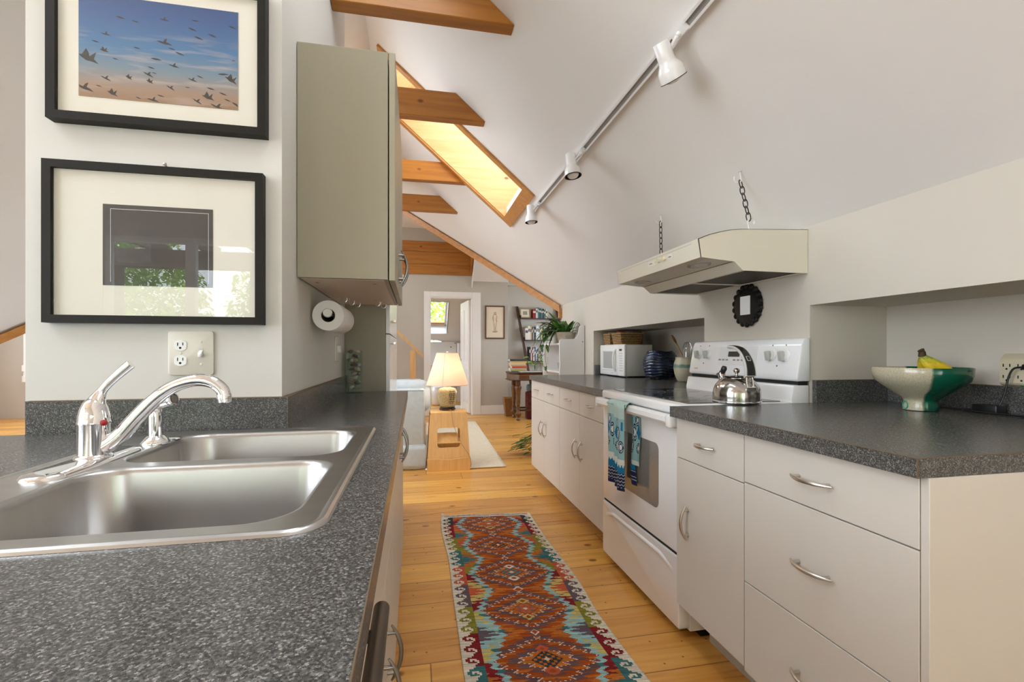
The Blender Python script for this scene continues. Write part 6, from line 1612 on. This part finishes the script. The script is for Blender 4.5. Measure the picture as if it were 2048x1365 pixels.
MB().box(-.1, .93, 10.972, 10.998, .50, 1.36, .003).build('panel', M_white, wc)
for x, z in ((.80, 1.24), (.66, 1.08), (.90, 1.33)): MB().lathe([(.006, 0), (.006, .012), (.016, .02), (.013, .028), (0, .03)], (x, 10.972, z), 14, (0, -1, 0)).build('knob', M_pewter, wc)
for nm, x0, x1, y0, y1, col, lab in (('bath_mat', .72, 1.12, 9.0, 9.9, (214, 214, 208), 'pale grey patterned bath mat beyond the doorway right of the lamp'), ('bath_mat', .24, .44, 8.70, 9.4, (120, 150, 160), 'blue grey patterned mat on the floor beyond the doorway left of the lamp')):
    tag(MB().box(x0, x1, y0, y1, 0, .012, .004).build(nm, mat('mat_%d' % col[0], rgb(*col), .95, var=.25, vscale=14)), lab, 'mat')
for x in (.60, .76):
    tag(MB().lathe([(.03, 0), (.045, -.02), (.05, -.06), (.03, -.09), (0, -.10)], (x, 9.70, 2.36), 20).build('ceiling_spotlight', M_greyp, smooth=50), 'small round ceiling light in the bathroom, %s of a pair' % ('left' if x < .7 else 'right'), 'light')
# ------------------------------------------------------------------ kilim runner between the counters
def rug_colours():
    cream = rgb(214, 204, 186); rust = rgb(158, 74, 30); orange = rgb(186, 106, 42); mauve = rgb(112, 76, 72); white = rgb(222, 208, 192)
    lblue = rgb(150, 186, 186); teal = rgb(62, 110, 112); red = rgb(128, 36, 40); olive = rgb(132, 126, 46); dark = rgb(56, 58, 62); coral = rgb(190, 90, 62); purple = rgb(98, 84, 92); yellow = rgb(196, 178, 108); navy = rgb(60, 70, 104)
    rr = random.Random(2)
    W, L = .605, 2.35; NU, NV = 150, 588
    per = .345; t0 = 3.03-.345*8
    seg = [dark, red, olive, teal, coral, purple, olive, red, teal, dark]
    cols = []
    HOOK = ('XXXX....', 'XXXXX...', 'XXXXXXX.', 'XXX...XX', 'XX..X.XX', 'XX.XXXX.', 'XXX.....', 'XXXX....')
    rown = [rr.uniform(.80, 1.12) for _ in range(NV)]
    for j in range(NV):
        y = L*(j+.5)/NV                         # metres from the near end
        yr = .87+y                                # world Y
        d = L-y                                   # from the far end
        ph = ((yr-t0)/per)
        kc = round(ph); f = ph-kc                 # -.5..+.5 around motif centre
        w = .70-.46*abs(f)                        # half width of the field
        sidx = int(d/.205)
        t1 = abs(((d/.034) % 1)-.5)*2          # 0..1 saw tooth along the length
        t2 = abs(((d/.025+.3) % 1)-.5)*2
        for i in range(NU):
            s = -1+2*(i+.5)/NU; a = abs(s); c = None
            if d < .045 or y < .03:
                band = int(d/.011); c = (cream, purple, lblue, cream, cream)[min(4, band)]
                if band == 1 and int(s*17) % 2: c = coral
                if a > .93: c = cream
            elif a > .955: c = cream
            elif a > .74:
                k = d/.066; sc = seg[int(k/3) % len(seg)]
                hx = min(7, int((a-.74)/.215*8)); c = sc if HOOK[int((k % 1)*8)][hx] == 'X' else cream
            else:
                edge = w+.075*(t1-.5)
                if a < edge-.085:
                    # diamonds nested round each motif, with saw-toothed outlines
                    q = abs(f)*.98+a*.60+.075*(t2-.5)
                    kk = q/.098; n_ = int(kk); fk = kk % 1
                    c = (rust, orange, mauve, rust, mauve, rust, orange, mauve, rust)[n_ % 9]
                    if c is mauve and (fk < .13 and n_ != 7): c = white
                    if c is rust and ((j//3) % 4 == 0): c = orange
                    if c is mauve and ((j//2) % 4 == 1): c = purple
                    gx, gy = s*W/2, f*per
                    dm = abs(gy)/.058+abs(gx)/.058
                    if dm < 1:
                        c = (teal, dark, coral)[kc % 3] if dm < .93 else dark
                        u_, v_ = (gx+gy)/.0275, (gx-gy)/.0275
                        if abs((u_ % 1)-.5)+abs((v_ % 1)-.5) < .40: c = (coral, orange, teal)[kc % 3] if (int(math.floor(u_))+int(math.floor(v_))) % 2 else orange
                        if dm < .20: c = white
                    for sg in (-1, 1):
                        dd2 = abs(gy-sg*.066)+abs(gx)*.9
                        if dd2 < .026: c = (white, coral, yellow)[kc % 3]
                        if dd2 < .012: c = rust
                    dd3 = abs(abs(f)-.5)*per+a*W/2
                    if dd3 < .022: c = white if dd3 > .016 else rust
                elif a < edge: c = lblue if (j//5) % 6 else teal
                else:
                    pp = round(ph-.5) % 5
                    pal = ((red, yellow, coral), (olive, orange, teal), (coral, orange, teal), (red, orange, teal), (yellow, lblue, purple))[pp]
                    v_ = abs(ph-.5-round(ph-.5))*2
                    zz = v_*1.15+(.74-a)*1.3+.30*(t2-.5)
                    c = pal[2] if zz < .34 else pal[1] if zz < .66 else pal[0]
            if i % 9 == 0: nb = rr.uniform(.84, 1.14)
            n1 = rown[j]*nb*rr.uniform(.92, 1.07)
            cols.append(tuple(min(1, q_*n1) for q_ in c))
    return W, L, NU, NV, cols
W_, L_, NU_, NV_, rc = rug_colours()
mb = MB()
def rugp(i, j):
    y = .87+L_*j; x = .168+W_*i+.018*(j-.5)*0+.004*math.sin(j*19)*(1 if i < .5 else -.6)
    y += (-.065*i+.0)*1.0+.035
    z = .0065+.0018*math.sin(x*31)*math.sin(y*17)
    if i < .03 and j > .985: z += .012
    return (x+.006*math.sin(y*6), y, z)
mb.grid(rugp, NU_, NV_)
rg_ = mb.build('kilim_runner', vcol_mat('woven_wool', .95, .5, .1), smooth=80, col=rc)
md = rg_.modifiers.new('th', 'SOLIDIFY'); md.thickness = .005; md.offset = -1
tag(rg_, 'long multicoloured rust and blue kilim runner between the kitchen counters', 'rug')
# ------------------------------------------------------------------ outdoors: ground, porch, trees (seen in glass reflections and the bathroom skylight)
M_bounce = mat('pale_bounce_ground', rgb(206, 206, 202), .9, var=.08, vscale=1)  # unseen ground made pale to bounce daylight up to the ceilings
gd = MB().box(-30, 30, -30, 40, -3.2, -3.0).build('ground', M_bounce, smooth=None); gd['kind'] = 'structure'
po = thing('porch_pergola', 'weathered porch pergola outside the window behind the camera', 'pergola', (-2.2, -4.2, -3.0))
M_porch = mat('weathered_porch_wood', rgb(126, 108, 92), .7, var=.2, vscale=10)
for x in (-4.2, -2.35, .6): MB().box(x-.07, x+.07, -5.07, -4.93, -3.0, 2.35).build('post', M_porch, po, smooth=None)
MB().box(-4.6, 1.6, -5.1, -4.9, 2.35, 2.60).build('beam', M_porch, po, smooth=None)
for k in range(9): MB().box(-4.5+.72*k, -4.42+.72*k, -5.4, -2.75, 2.60, 2.75).build('rafter', M_porch, po, smooth=None)
def tree(label, cx, cy, zb, rx, rz_, n, seed, group='trees outside the windows'):
    t = thing('leafy_tree', label, 'tree', (cx, cy, -3.0), group); rr = random.Random(seed)
    MB().tube([(cx, cy, -3.0), (cx+.1, cy, zb), (cx, cy+.1, zb+rz_)], [.16, .12, .05], 10).build('trunk', M_porch, t)
    mb = MB()
    for k in range(n):
        while True:
            v = Vector((rr.uniform(-1, 1), rr.uniform(-1, 1), rr.uniform(-1, 1)))
            if v.length < 1: break
        p = Vector((cx+v.x*rx, cy+v.y*rx, zb+rz_+v.z*rz_)); d = Vector((rr.uniform(-1, 1), rr.uniform(-1, 1), rr.uniform(-.6, .3))); L = rr.uniform(.11, .24)
        leaf_mesh(mb, p, d, (0, 0, 1), L, L*.5, .3, 2)
    mb.build('foliage', mat('tree_leaf', rgb(178, 208, 92), .6, var=.5, vscale=2), t, smooth=None)
tree('leafy tree outside the window behind the camera, left one', -6.9, -10.0, -.8, 1.95, 2.6, 9500, 1)
tree('leafy tree outside the window behind the camera, middle one', -2.5, -10.0, -.8, 1.95, 2.6, 9500, 2)
tree('leafy tree outside the window behind the camera, right one', 3.4, -9.0, -.8, 2.4, 2.4, 4200, 3)
tree('leafy brown and green tree seen through the bathroom skylight', .2, 13.9, 1.4, 1.7, 1.5, 4000, 4)

# ------------------------------------------------------------------ camera
cam = bpy.data.cameras.new('camera'); co = bpy.data.objects.new('camera', cam); C.objects.link(co)
cam.sensor_width = 36; cam.lens = 945/2048*36; cam.shift_y = 22.5/2048; cam.clip_start = .02; cam.clip_end = 200
co.location = (0, 0, 1.12); co.rotation_euler = (PI/2, 0, -math.atan((1024-831)/945)); scene.camera = co

# ------------------------------------------------------------------ light
wd = bpy.data.worlds.new('sky'); scene.world = wd; wd.use_nodes = True
nt = wd.node_tree; bgn = nt.nodes['Background']; bgn.inputs['Color'].default_value = (.86, .935, 1.0, 1); bgn.inputs['Strength'].default_value = 7.0
def portal(name, loc, rot, sx, sy):
    l = bpy.data.lights.new(name, 'AREA'); l.shape = 'RECTANGLE'; l.size = sx; l.size_y = sy; l.cycles.is_portal = True
    o = bpy.data.objects.new(name, l); C.objects.link(o); o.location = loc; o.rotation_euler = rot
def daylight(name, loc, rot, sx, sy, power, col=(1, .98, .95)):
    l = bpy.data.lights.new(name, 'AREA'); l.shape = 'RECTANGLE'; l.size = sx; l.size_y = sy; l.energy = power; l.color = col
    o = bpy.data.objects.new(name, l); C.objects.link(o); o.location = loc; o.rotation_euler = rot
    return o
portal('portal', ((WB[0]+WB[1])/2, -2.62, (WB[2]+WB[3])/2), (PI/2, 0, 0), WB[1]-WB[0], WB[3]-WB[2])
portal('portal', ((WB2[0]+WB2[1])/2, -2.62, (WB2[2]+WB2[3])/2), (PI/2, 0, 0), WB2[1]-WB2[0], WB2[3]-WB2[2])
portal('portal', (-4.32, (WL[0]+WL[1])/2, (WL[2]+WL[3])/2), (0, -PI/2, 0), WL[3]-WL[2], WL[1]-WL[0])
portal('portal', (-7.42, (WF[0]+WF[1])/2, (WF[2]+WF[3])/2), (0, -PI/2, 0), WF[3]-WF[2], WF[1]-WF[0])
portal('portal', ((SK4[0]+SK4[1])/2, (SK4[2]+SK4[3])/2, 3.42), (0, 0, 0), SK4[1]-SK4[0], SK4[3]-SK4[2])
portal('portal', (-1.32, (WT[0]+WT[1])/2, (WT[2]+WT[3])/2), (0, -PI/2, 0), WT[3]-WT[2], WT[1]-WT[0])
portal('portal', (3.42, (WR[0]+WR[1])/2, (WR[2]+WR[3])/2), (0, PI/2, 0), WR[3]-WR[2], WR[1]-WR[0])
portal('portal', ((SK2[0]+SK2[1])/2, (SK2[2]+SK2[3])/2, 3.42), (0, 0, 0), SK2[1]-SK2[0], SK2[3]-SK2[2])
portal('portal', ((SK3[0]+SK3[1])/2, (SK3[2]+SK3[3])/2, 3.42), (0, 0, 0), SK3[1]-SK3[0], SK3[3]-SK3[2])
p = Vector(onslope((HX0+HX1)/2, (HY0+HY1)/2, .51)); portal('portal', p, (0, math.atan(SL), 0), (HX1-HX0)*1.33, HY1-HY0)
p = Vector(bpt((BH[0]+BH[1])/2, (BH[2]+BH[3])/2, .30)); portal('portal', p, (-math.atan(.97), 0, 0), BH[1]-BH[0], (BH[3]-BH[2])*1.39)
for (xa, xb, ya, yb), fz, sg in ((RS, zr, 1), (LS, zl, -1)):
    portal('portal', ((xa+xb)/2, (ya+yb)/2, fz((xa+xb)/2)+.17), (0, sg*math.atan(SL), 0), (xb-xa)*1.33, yb-ya)
l = bpy.data.lights.new('lamp_bulb_light', 'POINT'); l.energy = 3.2; l.color = (1, .92, .84); l.shadow_soft_size = .035
o = bpy.data.objects.new('lamp_bulb_light', l); C.objects.link(o); o.location = (LP_.x, LP_.y, LP_.z+.37)

scene.view_settings.view_transform = 'Standard'; scene.view_settings.look = 'None'; scene.view_settings.gamma = 1; scene.view_settings.use_curve_mapping = False
scene.view_settings.exposure = 0.24
cy = scene.cycles
cy.use_denoising = True; cy.adaptive_threshold = .02; cy.max_bounces = 8; cy.diffuse_bounces = 5; cy.glossy_bounces = 4; cy.transmission_bounces = 4; cy.transparent_max_bounces = 10
cy.caustics_reflective = False; cy.caustics_refractive = False; cy.sample_clamp_indirect = 6
